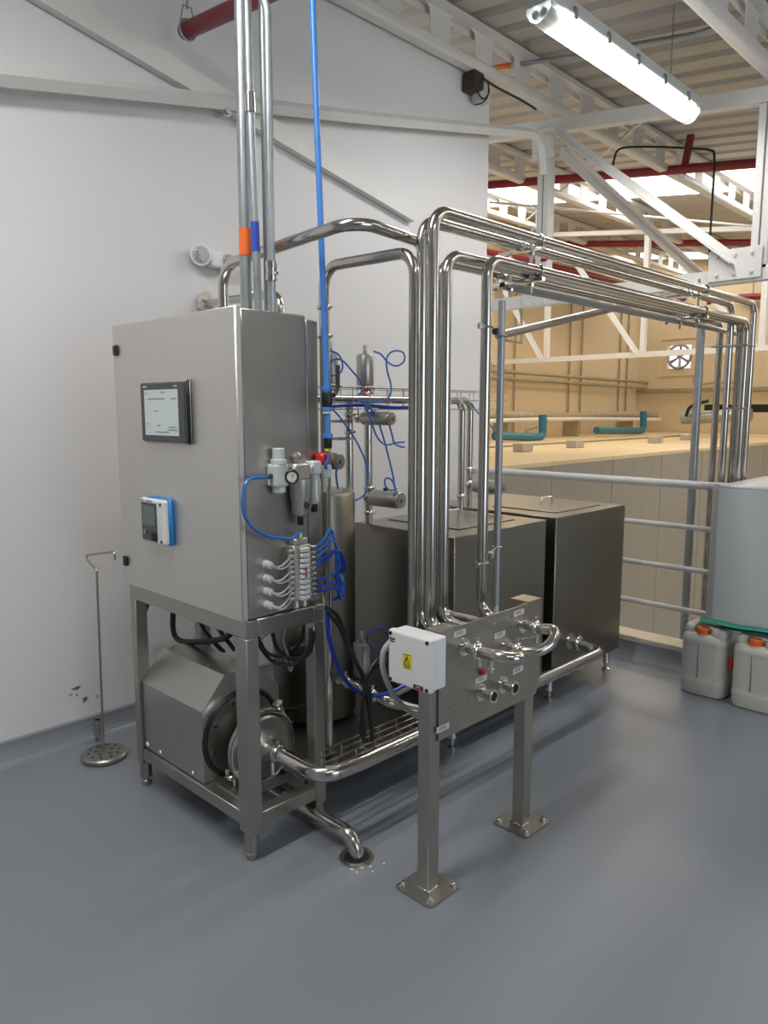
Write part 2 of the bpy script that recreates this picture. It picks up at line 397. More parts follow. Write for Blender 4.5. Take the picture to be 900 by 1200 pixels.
for i, x in enumerate((-3.37, -1.74, -.1, 1.5)):
    mb = MB(); mb.box((x - .05, Y1 - .045, 2.46), (x - .007, Y1 + .045, tz(x) - .05)); mb.box((x + .007, Y1 - .045, 2.46), (x + .05, Y1 + .045, tz(x) - .05)); mb.box((x - .007, Y1 - .02, 2.46), (x + .007, Y1 + .045, tz(x) - .05))
    mb.build('post', 'white_paint', t, smooth=False)
    x2 = x + 1.5
    if i < 3: angle(MB(), (x + .10, Y1 - .06, tz(x) - .05), (x2, Y1 - .06, 2.52), .06, .01).build('diagonal', 'white_paint', t, smooth=False)
def gusset(x, z, w, h):
    mb = MB().box((x - w / 2, Y1 - .062, z - h / 2), (x + w / 2, Y1 - .048, z + h / 2), .004)
    g = mb.build('gusset_plate', 'white_paint', t, smooth=False)
    b = MB()
    for dx in (-.32, 0, .32):
        for dz in (-.3, .3): b.lathe((x + dx * w, Y1 - .062, z + dz * h), (0, -1, 0), [(.013, 0), (.013, .01), (.008, .014)], 6)
    b.build('bolt_heads', 'white_paint', g)
gusset(-1.88, 2.50, .34, .20); gusset(-3.40, 2.44, .26, .13); gusset(-3.37, 3.60, .20, .22); gusset(-.15, 2.50, .34, .20)

Y2 = 10.2
Z2 = 2.33
t = thing('roof_truss', (-3.28, Y2, Z2), 'far cream-lit roof truss seen through the pipe rack near the round fan', 'truss')
beam(MB(), (XW + .02, Y2, Z2), (4.05, Y2, Z2), .08, .075).build('bottom_chord', 'white_paint', t, smooth=False)
beam(MB(), (XW + .02, Y2, tz(XW) + .07), (4.05, Y2, tz(4.05) + .07), .06, .06).build('top_chord', 'white_paint', t, smooth=False)
for x in (-6.42, -4.85, -3.28, -1.7, -.13, 1.44):
    MB().box((x - .035, Y2 - .035, Z2 + .03), (x + .035, Y2 + .035, tz(x) + .04)).build('post', 'white_paint', t, smooth=False)
    if x < 1: angle(MB(), (x - 1.2, Y2, tz(x) - .06), (x - .08, Y2, Z2 + .03), .06, .01).build('diagonal', 'white_paint', t, smooth=False)

# brace angle leaning from the post into the hall
tag(angle(MB(), (-3.30, 5.42, 3.60), [(-3.387, 8.5, 3.028)][0], .07, .008).build('brace_angle', 'white_paint', smooth=False, origin=(-3.3, 5.42, 3.6)), 'thin white brace angle running down behind the red sprinkler pipe from the truss post', 'brace')
# wall bar curving into the truss post
bar = MB().tube([(-3.275, -2.9, 2.15)] + [(-3.275, 1.186, 2.854), (-3.275, 2.17, 3.039), (-3.275, 3.356, 3.263), (-3.275, 5.029, 3.598)] + [(-3.275, 5.079, 3.318)], .036, bend=.16, n=4)
tag(bar.build('brace_bar', 'white_paint', smooth=False, origin=(-3.275, 1.2, 2.9)), 'long white bar across the white wall bending down onto the truss post', 'brace')
dg = MB(); a, b = [(-3.36, 1.324, 3.278), (-3.36, 3.695, 2.795)]
beam(dg, V(a) + V(.02, 0, 0), V(b) + V(.02, 0, 0), .045, .10, (1, 0, 0)); tag(dg.build('diagonal_strut', 'white_paint', smooth=False, origin=a), 'pale flat strut running diagonally down the white wall under the long bar', 'strut')
bb = MB().lathe([(-3.29, 2.252, 3.014)][0], (1, 0, 0), [(.028, 0), (.028, .006), (.016, .007), (.016, .022)], 6)
tag(bb.build('bolt', 'galv', origin=[(-3.29, 2.252, 3.014)][0]), 'single bolt head on the long white wall bar left of the grey conduits', 'bolt')

# tie rods under the roof
def rod(a, b, r, name, m, label, cat, group=None): return tag(MB().cyl(a, b, r, 8).build(name, m, origin=a), label, cat, group)
rod(*[(-2.667, 5.658, 3.788), (-6.724, 9.834, 4.315)], .012, 'tie_rod', 'white_paint', 'thin rod slanting down-left under the roof from beside the strip light end', 'rod')
rod(*[(-5.768, 7.763, 4.091), (-3.21, 10.08, 3.758)], .014, 'tie_rod', 'white_paint', 'thin rod crossing below the bright skylight band', 'rod')
rod(*[(-2.465, 5.861, 3.831), (-2.057, 6.285, 3.778)], .012, 'tie_rod', 'white_paint', 'thin rod running right from the end of the strip light', 'rod')
# black looping cable below the roof
tag(hose([(-3.196, 6.0, 3.498), (-3.179, 6.0, 3.622), (-3.121, 6.0, 3.69), (-2.856, 6.0, 3.641), (-2.538, 6.0, 3.555), (-2.393, 6.0, 3.509), (-2.357, 6.0, 3.452), (-2.353, 6.0, 3.168), (-2.354, 6.0, 2.855), (-2.349, 6.0, 2.537)], .009).build('hanging_cable', 'cable', origin=[(-3.196, 6.0, 3.498)][0]), 'black cable looping over and hanging down left of the red pipe hanger', 'cable')
# grey conduit pair under the roof with orange band
a = [(-3.771, 4.744, 4.081), (-3.538, 4.753, 4.051), (-2.858, 4.858, 3.963), (-2.103, 4.908, 3.864), (-1.897, 4.857, 3.838), (-1.822, 4.624, 3.828), (-1.921, 4.32, 3.841)]
c = MB().tube(a, .016, bend=.15, n=10).build('roof_conduit', 'galv', origin=a[0]); tag(c, 'grey conduit bending along the roof behind the strip light with an orange band', 'conduit')
MB().cyl(*[(-3.484, 4.763, 4.044), (-3.368, 4.78, 4.029)], .0185, 12).build('marking_band', 'orange', c)
c = MB().tube([(-2.827, 4.915, 3.999), (-2.415, 4.954, 3.945), (-2.042, 4.989, 3.896), (-1.951, 4.928, 3.885), (-1.882, 4.674, 3.876), (-1.989, 4.362, 3.89)], .010, bend=.12, n=8)
tag(c.build('roof_conduit', 'galv', origin=a[2]), 'thinner grey conduit just above the banded one', 'conduit')

# ---- red sprinkler pipes
def red_pipe(a, b, r, label, caps=()):
    t = tag(MB().cyl(a, b, r, 16).build('sprinkler_pipe', 'red', origin=a), label, 'pipe'); return t
a, b = [(-6.254, 7.153, 4.204), (-2.379, 7.246, 3.7)]; a = V(a); b = V(b); b2 = a + (b - a) * 2.6
t = red_pipe(a, b2, .043, 'dark red sprinkler pipe crossing in front of the bright skylight band')
p = [(-3.111, 7.226, 3.795)][0]; q = [(-3.068, 7.25, 4.138)][0]
mb = MB().cyl(p, q, .036, 12); mb.lathe(V(p) + (V(q) - V(p)) * .86, V(q) - V(p), [(.036, 0), (.05, .01), (.05, .06), (.03, .09), (.012, .1), (.012, .16)], 12)
mb.build('riser_nipple', 'red', t)
MB().ring([(-3.183, 7.34, 3.805)][0], (1, 0, 0), .055, .008).build('hanger_ring', 'white_paint', t)
a, b = [(-6.618, 11.23, 4.251), (-3.741, 11.438, 3.877)]; a = V(a); b = V(b)
t = red_pipe(a, a + (b - a) * 2.4, .048, 'thinner far red sprinkler pipe in front of the second skylight band')
MB().lathe(a, (1, 0, 0), [(.065, -.1), (.065, .1)], 14).build('pipe_coupling', 'red', t)
t = red_pipe(*[(-6.6, 8.804, 3.785), (-6.6, 16.551, 3.877)], .05, 'bright red pipe seen in pieces between the steel rack tubes')
MB().cyl(*[(-6.55, 14.529, 3.83), (-6.55, 15.975, 3.849)], .075, 12).build('pipe_coupling', 'red', t)
p = [(-5.2, 7.028, 3.426), (-5.2, 7.023, 3.59)]
rod(p[0], p[1], .04, 'fire_sprinkler', 'red', 'small red upright fitting left of the truss post', 'sprinkler')
tag(MB().tube([(-5.4, 15.35, [(-5.187, 15.35, 3.711)][0][2]), (0, 15.35, [(-5.187, 15.35, 3.711)][0][2] - .3)], .06, n=10).build('sprinkler_pipe', 'red', origin=(-5.4, 15.35, 3)), 'short stretch of red pipe at the right frame edge on the fan wall', 'pipe')
# red pipe stub over the cabinet
a = V([(-3.22, 1.989, 3.271)][0]); d = V((1, 0, -.10)).normalized()
t = tag(MB().lathe(a, d, [(.001, -.012), (.03, -.008), (.036, 0), (.036, 2.6)], 18).build('sprinkler_pipe', 'red', origin=a), 'red pipe with closed end hung from a rod at the top left of the wall', 'pipe')
mb = MB().ring(a + d * .03, d, .043, .005); mb.tube([a + d * .03 + V((0, -.043, 0)), a + d * .03 + V((0, -.02, .10)), a + d * .03 + V((0, .02, .10)), a + d * .03 + V((0, .043, 0))], .004, n=6); mb.build('hanger_ring', 'galv', t)
MB().cyl(a + d * .03 + V((0, 0, .09)), a + d * .03 + V((0, 0, .75)), .006, 8).build('hanger_rod', 'galv', t)

# ---- strip light
t = thing('strip_light', (-2.13, 4.11, 3.42), 'long lit fluorescent strip light hanging under the roof', 'lamp')
x0, x1, y0, y1 = -2.205, -2.06, 3.235, 4.98
ZL = -.25
MB().box((x0, y0, 3.450), (x1, y1, 3.520), .012).build('housing', 'paleplastic', t)
prof = [(x0 + .005, 3.450), (x0 + .004, 3.420), (x0 + .03, 3.385), (x0 + .06, 3.370), (x1 - .06, 3.370), (x1 - .03, 3.385), (x1 - .004, 3.420), (x1 - .005, 3.450)]
MB().prism([(a, y0 + .11, b) for a, b in prof], (0, y1 - y0 - .17, 0)).build('diffuser', 'lamp_on', t)
for ya, yb in ((y0 - .005, y0 + .11), (y1 - .06, y1 + .005)):
    MB().prism([(a, ya, b) for a, b in prof], (0, yb - ya, 0)).build('end_cap', 'lamp_end', t)
for x in (x0 + .05, x1 - .05): MB().cyl((x, y0 + .01, 3.415), (x, y0 + .13, 3.415), .02, 14).build('tube_holder', 'alu', t)
for k in range(5):
    y = y0 + .2 + k * (y1 - y0 - .4) / 4
    for x, s_ in ((x0 - .006, -1), (x1 + .006, 1)): MB().box((x - .006, y - .015, 3.430), (x + .006, y + .015, 3.485), .003).build('clip', 'frame_steel', t)
for y in (y0 + .3, y1 - .3): MB().cyl((-2.13, y, 3.520), (-2.13, y, roof_z(-2.13)), .004, 6).build('suspension_rod', 'galv', t)
# further strip lights out of view; the left one is added to brighten the wall
for i, (x, y) in enumerate(((-1.7, .3), (1.1, .3), (.6, 4.1))):
    copy_tree(t, (x + 2.13, y - 4.11, (.14, -.02, 0)[i]), ('unseen strip light added above the left side to brighten the wall', 'strip light behind the viewer above the right side', 'strip light to the right of the picture')[i])

# small dark junction box under the joist at the wall end
t = thing('junction_box', (-3.3, 4.26, 3.66), 'small dark brown box with dangling wires under the joist at the wall end', 'box')
MB().box((-3.36, 4.20, 3.68), (-3.26, 4.31, 3.80), .006).build('box_body', 'brown', t)
MB().box((-3.34, 4.28, 3.63), (-3.26, 4.38, 3.70), .005).build('side_plate', 'paleplastic', t)
hose([(-3.24, 4.177, 3.692), (-3.24, 4.235, 3.634), (-3.24, 4.292, 3.629), (-3.24, 4.338, 3.685), (-3.24, 4.327, 3.736)], .005).build('wire', 'cable', t)
hose([(-3.24, 4.327, 3.736), (-3.24, 4.329, 3.661), (-3.24, 4.273, 3.602), (-3.24, 4.19, 3.563)], .004).build('wire', 'cable', t)
hose([(-3.22, 4.243, 3.737), (-3.22, 4.426, 3.726), (-3.22, 4.683, 3.727), (-3.22, 4.88, 3.717)], .008).build('wire', 'cable', t)

# ---- round fan in the far wall
fc = (-6.57, 15.49, 2.65)
t = thing('wall_fan', fc, 'round white-lit extractor fan with dark blades in the far cream wall', 'fan')
MB().ring(fc, (0, 1, 0), .235, .028, 36).build('fan_ring', 'frame_steel', t)
MB().lathe((fc[0], 15.60, fc[2]), (0, 1, 0), [(.24, 0), (.24, .01)], 32).build('daylight_opening', 'dayglass', t)
for k in range(6):
    a = k * math.pi / 3 + .5; e = V(math.cos(a), 0, math.sin(a)); s_ = V(-math.sin(a), .35, math.cos(a)).normalized()
    MB().prism([V(fc) + V(0, .04, 0) + e * .03 + s_ * .018, V(fc) + V(0, .04, 0) + e * .22 + s_ * .035, V(fc) + V(0, .04, 0) + e * .22 - s_ * .035, V(fc) + V(0, .04, 0) + e * .03 - s_ * .018], (0, .008, 0)).build('blade', 'frame_steel', t, smooth=False)
MB().lathe((fc[0], 15.47, fc[2]), (0, 1, 0), [(.04, 0), (.055, .02), (.055, .09)], 20).build('hub', 'frame_steel', t)
mb = MB()
for (a, b, c, d) in ((-.36, .36, .40, .36), (-.40, .40, -.36, -.40)): pass
mb.box((fc[0] - .42, 15.48, fc[2] + .36), (fc[0] + .42, 15.5, fc[2] + .39)).box((fc[0] - .42, 15.48, fc[2] - .39), (fc[0] + .42, 15.5, fc[2] - .36)).box((fc[0] - .42, 15.48, fc[2] - .36), (fc[0] - .39, 15.5, fc[2] + .36)).box((fc[0] + .39, 15.48, fc[2] - .36), (fc[0] + .42, 15.5, fc[2] + .36))
mb.build('wall_frame', 'hallwall', t, smooth=False)

# ---- cold room block beyond the railing
t = thing('cold_room', (-3.62, 9, -3.0), 'large pale panelled cold room block with cream top beyond the railing', 'cold room')
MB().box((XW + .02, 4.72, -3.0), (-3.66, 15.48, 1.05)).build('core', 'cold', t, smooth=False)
y = 4.72; pm = None
while y < 15.3:
    y2 = min(y + 1.15, 15.48)
    # panel face with shallow vertical ribs
    n = 5; mb = MB(); poly = [(-3.66, y + .004), ]
    for k in range(n):
        a = y + .004 + (y2 - y - .008) * k / n; w_ = (y2 - y - .008) / n
        poly += [(-3.602, a + .001), (-3.602, a + w_ * .78), (-3.6035, a + w_ * .86), (-3.6035, a + w_ * .95)]
    poly += [(-3.602, y2 - .004), (-3.66, y2 - .004)]
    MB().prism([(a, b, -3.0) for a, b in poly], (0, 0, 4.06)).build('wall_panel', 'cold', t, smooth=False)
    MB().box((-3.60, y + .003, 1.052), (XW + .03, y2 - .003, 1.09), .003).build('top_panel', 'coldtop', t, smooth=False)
    y = y2
# bits lying along the cold room top
for i, (p, lb) in enumerate(zip([(-4.721, 7.075, 1.14), (-4.746, 8.251, 1.14), (-4.631, 10.259, 1.14), (-4.729, 11.593, 1.14)], ('first small grey block on the cream top, behind the conduit', 'second small grey block on the cream top, right of the blue pipe elbow', 'third small grey block on the cream top, just left of the far post', 'fourth small grey block on the cream top, between the far post and tubes'))):
    tag(MB().box((p[0] - .07, p[1] - .10, 1.092), (p[0] + .07, p[1] + .10, 1.185), .008).build('spacer_block', 'alu', origin=(p[0], p[1], 1.092)), lb, 'block')
tag(MB().cyl((-5.45, 5.0, 1.105), (-5.45, 13.6, 1.105), .014, 8).build('thin_pipe', 'bundle', origin=(-5.45, 5, 1.105)), 'thin brown pipe lying along the cream top beside the grey blocks', 'pipe')
# wall pipes on the cream hall wall
for pts, lb in (([(-7.25, 9.547, 2.187), (-7.25, 15.921, 2.138)], 'upper thin brown pipe along the cream hall wall turning down before the corner'), ([(-7.25, 9.55, 2.081), (-7.25, 15.641, 2.022)], 'lower thin brown pipe along the cream hall wall turning down before the corner')):
    e = pts[1]; tag(MB().tube([pts[0], e, (e[0], e[1], 1.12)], .032, bend=.12, n=10).build('wall_pipe', 'bundle', origin=pts[0]), lb, 'pipe')
for k, (px, lb) in enumerate((([(-7.43, 10.81, 2.998)][0][1], 'first vertical joint strip on the cream hall wall, behind the conduit'), ([(-7.43, 12.602, 2.83)][0][1], 'second vertical joint strip on the cream hall wall'), ([(-7.43, 13.039, 2.858)][0][1], 'third vertical joint strip on the cream hall wall'), ([(-7.43, 14.585, 2.958)][0][1], 'fourth vertical joint strip on the cream hall wall'), ([(-7.43, 14.923, 2.979)][0][1], 'fifth vertical joint strip on the cream hall wall, nearest the corner'))):
    tag(MB().cyl((-7.42, px, 1.10), (-7.42, px, 4.3), .016, 8).build('drop_conduit', 'bundle', origin=(-7.42, px, 1.1)), lb, 'conduit')
# wrapped bundle along the wall base
b0 = hose([(-6.9, 4.9, 1.47), (-6.9, 7, 1.46), (-6.88, 9.2, 1.48), (-6.9, 11.5, 1.44), (-6.92, 13.2, 1.46), (-6.9, 15.2, 1.44)], .075, 5, 10)
b = tag(b0.build('pipe_bundle', 'bundle', origin=(-6.9, 5, 1.46)), 'wrapped pipe bundle running along the cream hall wall above the cold room top', 'pipe')
for k in range(5): MB().box((-7.05, 5.5 + 2.1 * k, 1.092), (-6.75, 5.55 + 2.1 * k, 1.39)).build('support_leg', 'bundle', b, smooth=False)
hose([(-6.78, 5, 1.42), (-6.76, 8, 1.38), (-6.76, 11, 1.40), (-6.78, 15.2, 1.36)], .035, 5, 8).build('lagged_line', 'white_paint', b)
def teal(pts, lb):
    tag(MB().tube(pts, .062, bend=.10, n=14).build('plastic_pipe', 'teal', origin=pts[0]), lb, 'pipe')
teal([(-6.3, 8.722, 1.186), (-6.3, 9.972, 1.136), (-6.3, 9.954, 1.483)], 'blue-green plastic pipe elbow left of the round fan, nearer one beside the conduit')
teal([(-6.3, 11.645, 1.209), (-6.3, 13.426, 1.166), (-6.3, 13.387, 1.531)], 'blue-green plastic pipe elbow farther along, left of the far post')
tag(hose([(-6.5, 9.852, 1.127), (-6.5, 9.845, 1.259), (-6.5, 10.131, 1.308), (-6.5, 10.4, 1.385)], .035).build('bent_pipe', 'bundle', origin=[(-6.5, 9.85, 1.154)][0]), 'small bent brown pipe beside the nearer blue-green elbow', 'pipe')
mb = MB().cyl(*[(-5.479, 13.2, 1.412), (-4.338, 13.2, 1.477)], .11, 16).box((-8, 0, 0), (-7.999, .001, .001)); mb.v = mb.v[:-8]; mb.f = mb.f[:-6]; q_ = [(-5.479, 13.2, 1.412), (-4.338, 13.2, 1.477)]; mb.box((q_[0][0] + .2, 13.15, 1.092), (q_[0][0] + .24, 13.25, q_[0][2] - .08)).box((q_[1][0] - .2, 13.15, 1.092), (q_[1][0] - .16, 13.25, q_[1][2] - .08)); d = tag(mb.build('foil_duct', 'galv', origin=[(-5.479, 13.2, 1.412)][0]), 'silver foil wrapped duct behind the far post', 'duct')
hose([(-5.338, 13.0, 1.444), (-5.286, 13.0, 1.591), (-5.144, 13.0, 1.664), (-4.973, 13.0, 1.706)], .03).build('feed_hose', 'cable', d)
mb = MB().box([(-5.421, 14.0, 1.516)][0], V([(-2.578, 14.0, 1.654)][0]) + V(0, .2, 0)); tag(mb.build('cable_tray', 'dark', smooth=False, origin=[(-5.421, 14.0, 1.516)][0]), 'dark cable tray across the far wall behind the vertical tubes', 'tray')
tag(hose([(-6.056, 15.3, 2.329), (-6.154, 15.3, 2.248), (-6.164, 15.3, 2.112), (-6.074, 15.3, 2.042), (-5.874, 15.3, 2.088), (-5.351, 15.3, 2.091)], .02).build('wall_hose', 'bundle', origin=[(-6.056, 15.3, 2.329)][0]), 'thin curled hose on the far wall right of the fan', 'hose')
# small bracket frame hanging from the truss
a = [(-3.567, 5.27, 2.375), (-3.559, 5.27, 2.1), (-3.756, 5.27, 2.14), (-3.76, 5.27, 2.267)]
tag(MB().tube(a, .014, n=4).build('square_bracket_bar', 'bundle', smooth=False, origin=a[0]), 'small brown square frame hanging from the near truss left of the conduit', 'bracket')

# ================================================================ CONTROL CABINET
CX0, CX1, CY0, CY1, CZ0, CZ1 = -2.785, -1.985, 1.392, 1.715, .862, 1.868
t = cabinet = thing('control_cabinet', (-2.385, 1.55, .86), 'large brushed steel control cabinet with two displays on its door', 'cabinet')
MB().box((CX0, CY0, CZ0), (CX1, 1.655, CZ1), .004).build('body', 'side_steel', t)
MB().box((CX0, 1.660, CZ0 + .01), (CX1 - .006, CY1, CZ1 - .012), .004).build('rear_body', 'frame_steel', t)
d = MB().box((CX0 - .008, 1.362, CZ0 - .002), (CX1 + .012, 1.386, CZ1 + .004), .004).build('door', 'door_steel', t)
MB().box((CX0 + .004, 1.384, CZ0 + .01), (CX1 - .006, 1.394, CZ1 - .01)).build('door_seal', 'black', t, smooth=False)
for z in (1.777, .957):
    mb = MB().box((-2.775, 1.350, z - .020), (-2.745, 1.364, z + .020), .008); l = mb.build('lock', 'black', d)
    MB().lathe((-2.76, 1.351, z), (0, -1, 0), [(.007, 0), (.007, .003), (.004, .003), (.004, .001)], 12).build('key_slot', 'bezel', l)
# operator touch screen
t = thing('touch_panel', (-2.395, 1.362, 1.54), 'dark framed touch screen in the upper cabinet door', 'screen')
MB().box((-2.555, 1.352, 1.432), (-2.235, 1.3615, 1.652), .004).build('gasket', 'alu', t)
MB().box((-2.244, 1.345, 1.436), (-2.236, 1.3615, 1.652), .002).build('side_edge', 'black', t)
MB().box((-2.548, 1.338, 1.438), (-2.243, 1.354, 1.648), .010).build('bezel', 'bezel', t)
MB().box((-2.515, 1.3365, 1.462), (-2.285, 1.339, 1.622)).build('display', 'screen', t, smooth=False)
mb = MB()
for (x, z, w_) in ((-2.505, 1.607, .012), (-2.40, 1.610, .03), (-2.33, 1.588, .04), (-2.49, 1.588, .12), (-2.44, 1.545, .02), (-2.50, 1.50, .015), (-2.43, 1.495, .02), (-2.35, 1.49, .05), (-2.36, 1.48, .07), (-2.44, 1.472, .09)):
    mb.box((x, 1.3358, z), (x + w_, 1.3366, z + .004))
mb.build('screen_marks', 'screenink', t, smooth=False)
mb = MB().box((-2.525, 1.3375, 1.631), (-2.495, 1.3381, 1.636)).box((-2.31, 1.3375, 1.631), (-2.29, 1.3381, 1.635)); mb.build('bezel_marks', 'paper', t, smooth=False)
# transmitter
t = thing('transmitter', (-2.46, 1.362, 1.15), 'small white and blue transmitter with grey display in the lower cabinet door', 'instrument')
MB().box((-2.548, 1.318, 1.068), (-2.382, 1.345, 1.232), .010).build('housing', 'white_plastic', t)
MB().box((-2.545, 1.343, 1.065), (-2.378, 1.3618, 1.235), .006).build('rear_housing', 'handset_blue', t)
MB().box((-2.536, 1.3165, 1.078), (-2.425, 1.3185, 1.218), .003).build('face', 'bezel', t)
MB().box((-2.526, 1.3150, 1.135), (-2.435, 1.3168, 1.208)).build('display', 'greyscreen', t, smooth=False)
for k in range(4): MB().box((-2.523 + k * .018, 1.3150, 1.098), (-2.511 + k * .018, 1.3168, 1.116), .002).build('button', 'bezel' if k else 'frame_steel', t)
MB().lathe((-2.442, 1.3165, 1.098), (0, -1, 0), [(.016, 0), (.016, .012), (.012, .014)], 18).build('knob', 'black', t)
mb = MB().box((-2.538, 1.3172, 1.2225), (-2.515, 1.3178, 1.2255)).box((-2.50, 1.3172, 1.2225), (-2.455, 1.3178, 1.2255)); mb.build('face_marks', 'ink', t, smooth=False)
for x, z in ((-2.398, 1.216), (-2.398, 1.082)): MB().lathe((x, 1.318, z), (0, -1, 0), [(.006, 0), (.006, .002)], 10).build('screw', 'black', t)

# ---------------- cabinet stand
t = thing('cabinet_frame', (-2.37, 1.55, 0), 'square tube steel frame carrying the control cabinet', 'frame')
def sq(p, q, w_=.05, h=.05): return MB().box(p, q, .003)
X0, X1, Ya, Yb = -2.775, -1.975, 1.375, 1.715
for (x, y) in ((X0, Ya), (X1 - .07, Ya), (X0, Yb - .05), (X1 - .05, Yb - .05)):
    w_ = .07 if (x > -2.3 and y < 1.5) else (.05 if y > 1.5 else .042)
    MB().box((x, y, .10), (x + w_, y + .05, .80), .003).build('leg', 'frame_steel', t)
    f = MB().lathe((x + w_ / 2, y + .025, .0), (0, 0, 1), [(.018, 0), (.020, .004), (.020, .022), (.016, .026), (.016, .034), (.024, .036), (.024, .135)], 20).build('foot', 'frame_steel', t)
for z0, z1, nm in ((.80, .860, 'top_rail'), (.125, .175, 'bottom_rail')):
    xa, xb = (X0, X1) if nm == 'top_rail' else (X0 + .05, X1 - .07)
    MB().box((xa, Ya, z0), (xb, Ya + .05, z1), .003).build(nm, 'frame_steel', t)
    MB().box((xa, Yb - .05, z0), (xb, Yb, z1), .003).build(nm, 'frame_steel', t)
    for x in (X0, X1 - .05): MB().box((x, Ya + .05, z0), (x + .05, Yb - .05, z1), .003).build(nm, 'frame_steel', t)
MB().box((-2.45, Ya + .05, .13), (-2.40, Yb - .05, .165)).build('cross_rail', 'frame_steel', t)
MB().box((-2.20, Ya + .05, .13), (-2.15, Yb - .05, .165)).build('cross_rail', 'frame_steel', t)
MB().cyl((-2.02, 1.70, .06), (-2.02, 1.715, .12), .01, 8)

# ---------------- pump with motor cover
t = thing('centrifugal_pump', (-2.4, 1.56, .17), 'centrifugal pump under a slope-shouldered steel motor cover standing in the cabinet frame', 'pump')
sec = [(1.388, .178), (1.388, .455), (1.488, .572), (1.632, .572), (1.738, .470), (1.738, .178)]
c = MB().prism([(-2.731, a, b) for a, b in sec], (.447, 0, 0)).build('motor_cover', 'brushed', t, smooth=False)
mb = MB()
for x in (-2.70, -2.60, -2.36): mb.lathe((x, 1.388, .20), (0, -1, 0), [(.009, 0), (.009, .006), (.005, .012)], 8)
mb.build('bolts', 'chrome', c)
mb = MB()
for x, y in ((-2.33, 1.54), (-2.33, 1.575), (-2.42, 1.50)): mb.lathe((x, y, .572), (0, 0, 1), [(.007, 0), (.007, .004)], 8)
mb.build('rivets', 'frame_steel', c)
ctr = V(-2.284, 1.560, .325)
MB().ring(ctr, (1, 0, 0), .165, .011, 48).build('rubber_ring', 'black', t)
MB().lathe(ctr + V(-.004, 0, 0), (1, 0, 0), [(.158, 0), (.158, .006)], 44).build('end_plate', 'frame_steel', t)
mb = MB()
for k in range(8):
    a = k * math.pi / 4 + .3; mb.lathe(ctr + V(.002, .135 * math.cos(a), .135 * math.sin(a)), (1, 0, 0), [(.008, 0), (.008, .006)], 6)
mb.build('end_bolts', 'chrome', t)
cc = V(-2.26, 1.575, .300)
MB().lathe(cc, (1, 0, 0), [(.07, 0), (.065, .02), (.075, .055), (.135, .06), (.143, .068), (.143, .082), (.134, .086), (.126, .086), (.120, .098), (.112, .106), (.100, .107), (.088, .104), (.05, .112), (.032, .125), (.026, .14), (.024, .19)], 48).build('pump_casing', 'brushed', t)
MB().ring(cc + V(.092, 0, 0), (1, 0, 0), .135, .008, 48).build('casing_rim', 'chrome', t)
mb = MB(); clamp_ring(mb, cc + V(.178, 0, 0), (1, 0, 0), .025); mb.build('inlet_clamp', 'chrome', t)
mb = MB().cyl(cc + V(.185, -.03, -.02), cc + V(.185, -.03, -.07), .006, 8).lathe(cc + V(.185, -.03, -.075), (0, 0, 1), [(.009, 0), (.009, .012)], 6); mb.build('clamp_screw', 'chrome', t)
mb = MB().cyl((-2.215, 1.47, .21), (-2.215, 1.47, .165), .008, 8).box((-2.235, 1.44, .20), (-2.195, 1.50, .215), .004).cyl((-2.23, 1.455, .215), (-2.23, 1.455, .235), .01, 8); mb.build('drain_fitting', 'chrome', t)
MB().cyl((-2.19, 1.70, .32), (-2.19, 1.66, .44), .02, 14).build('outlet_neck', 'tube_steel', t)
mb = MB().box((-2.34, 1.42, .168), (-2.10, 1.45, .18)).box((-2.34, 1.66, .168), (-2.10, 1.69, .18)); mb.build('mounting_foot', 'frame_steel', t)
MB().box((-2.075, 1.735, .24), (-2.073, 1.775, .30)).build('yellow_label', 'yellow', t)

def pipe(pts, r, bend, name, m, label, cat='pipe', group=None, clamps=(), n=18):
    mb = MB().tube(pts, r, bend=bend, n=n); o = mb.build(name, m, origin=pts[0]); tag(o, label, cat, group)
    for (c, dd) in clamps:
        q = MB(); clamp_ring(q, c, dd, r); q.build('pipe_clamp', 'chrome', o)
    return o
# suction line: pump inlet -> along the skid -> tank outlet
pipe([(-2.062, 1.575, .300), (-1.83, 1.572, .30), (-1.815, 1.75, .30), (-1.80, 3.47, .30), (-1.975, 3.50, .31)], .0285, .075, 'suction_pipe', 'tube_steel', 'thick polished pipe running low from the pump past the stand to the far tank',
     clamps=[((-1.945, 3.495, .31), (1, 0, 0))])
# drain pipe into the floor
pipe([(-2.35, 1.645, .090), (-1.95, 1.652, .080), (-1.752, 1.657, .074), (-1.751, 1.657, .004)], .026, .075, 'drain_pipe', 'tube_steel', 'short polished pipe running out below the frame into a hole in the floor')

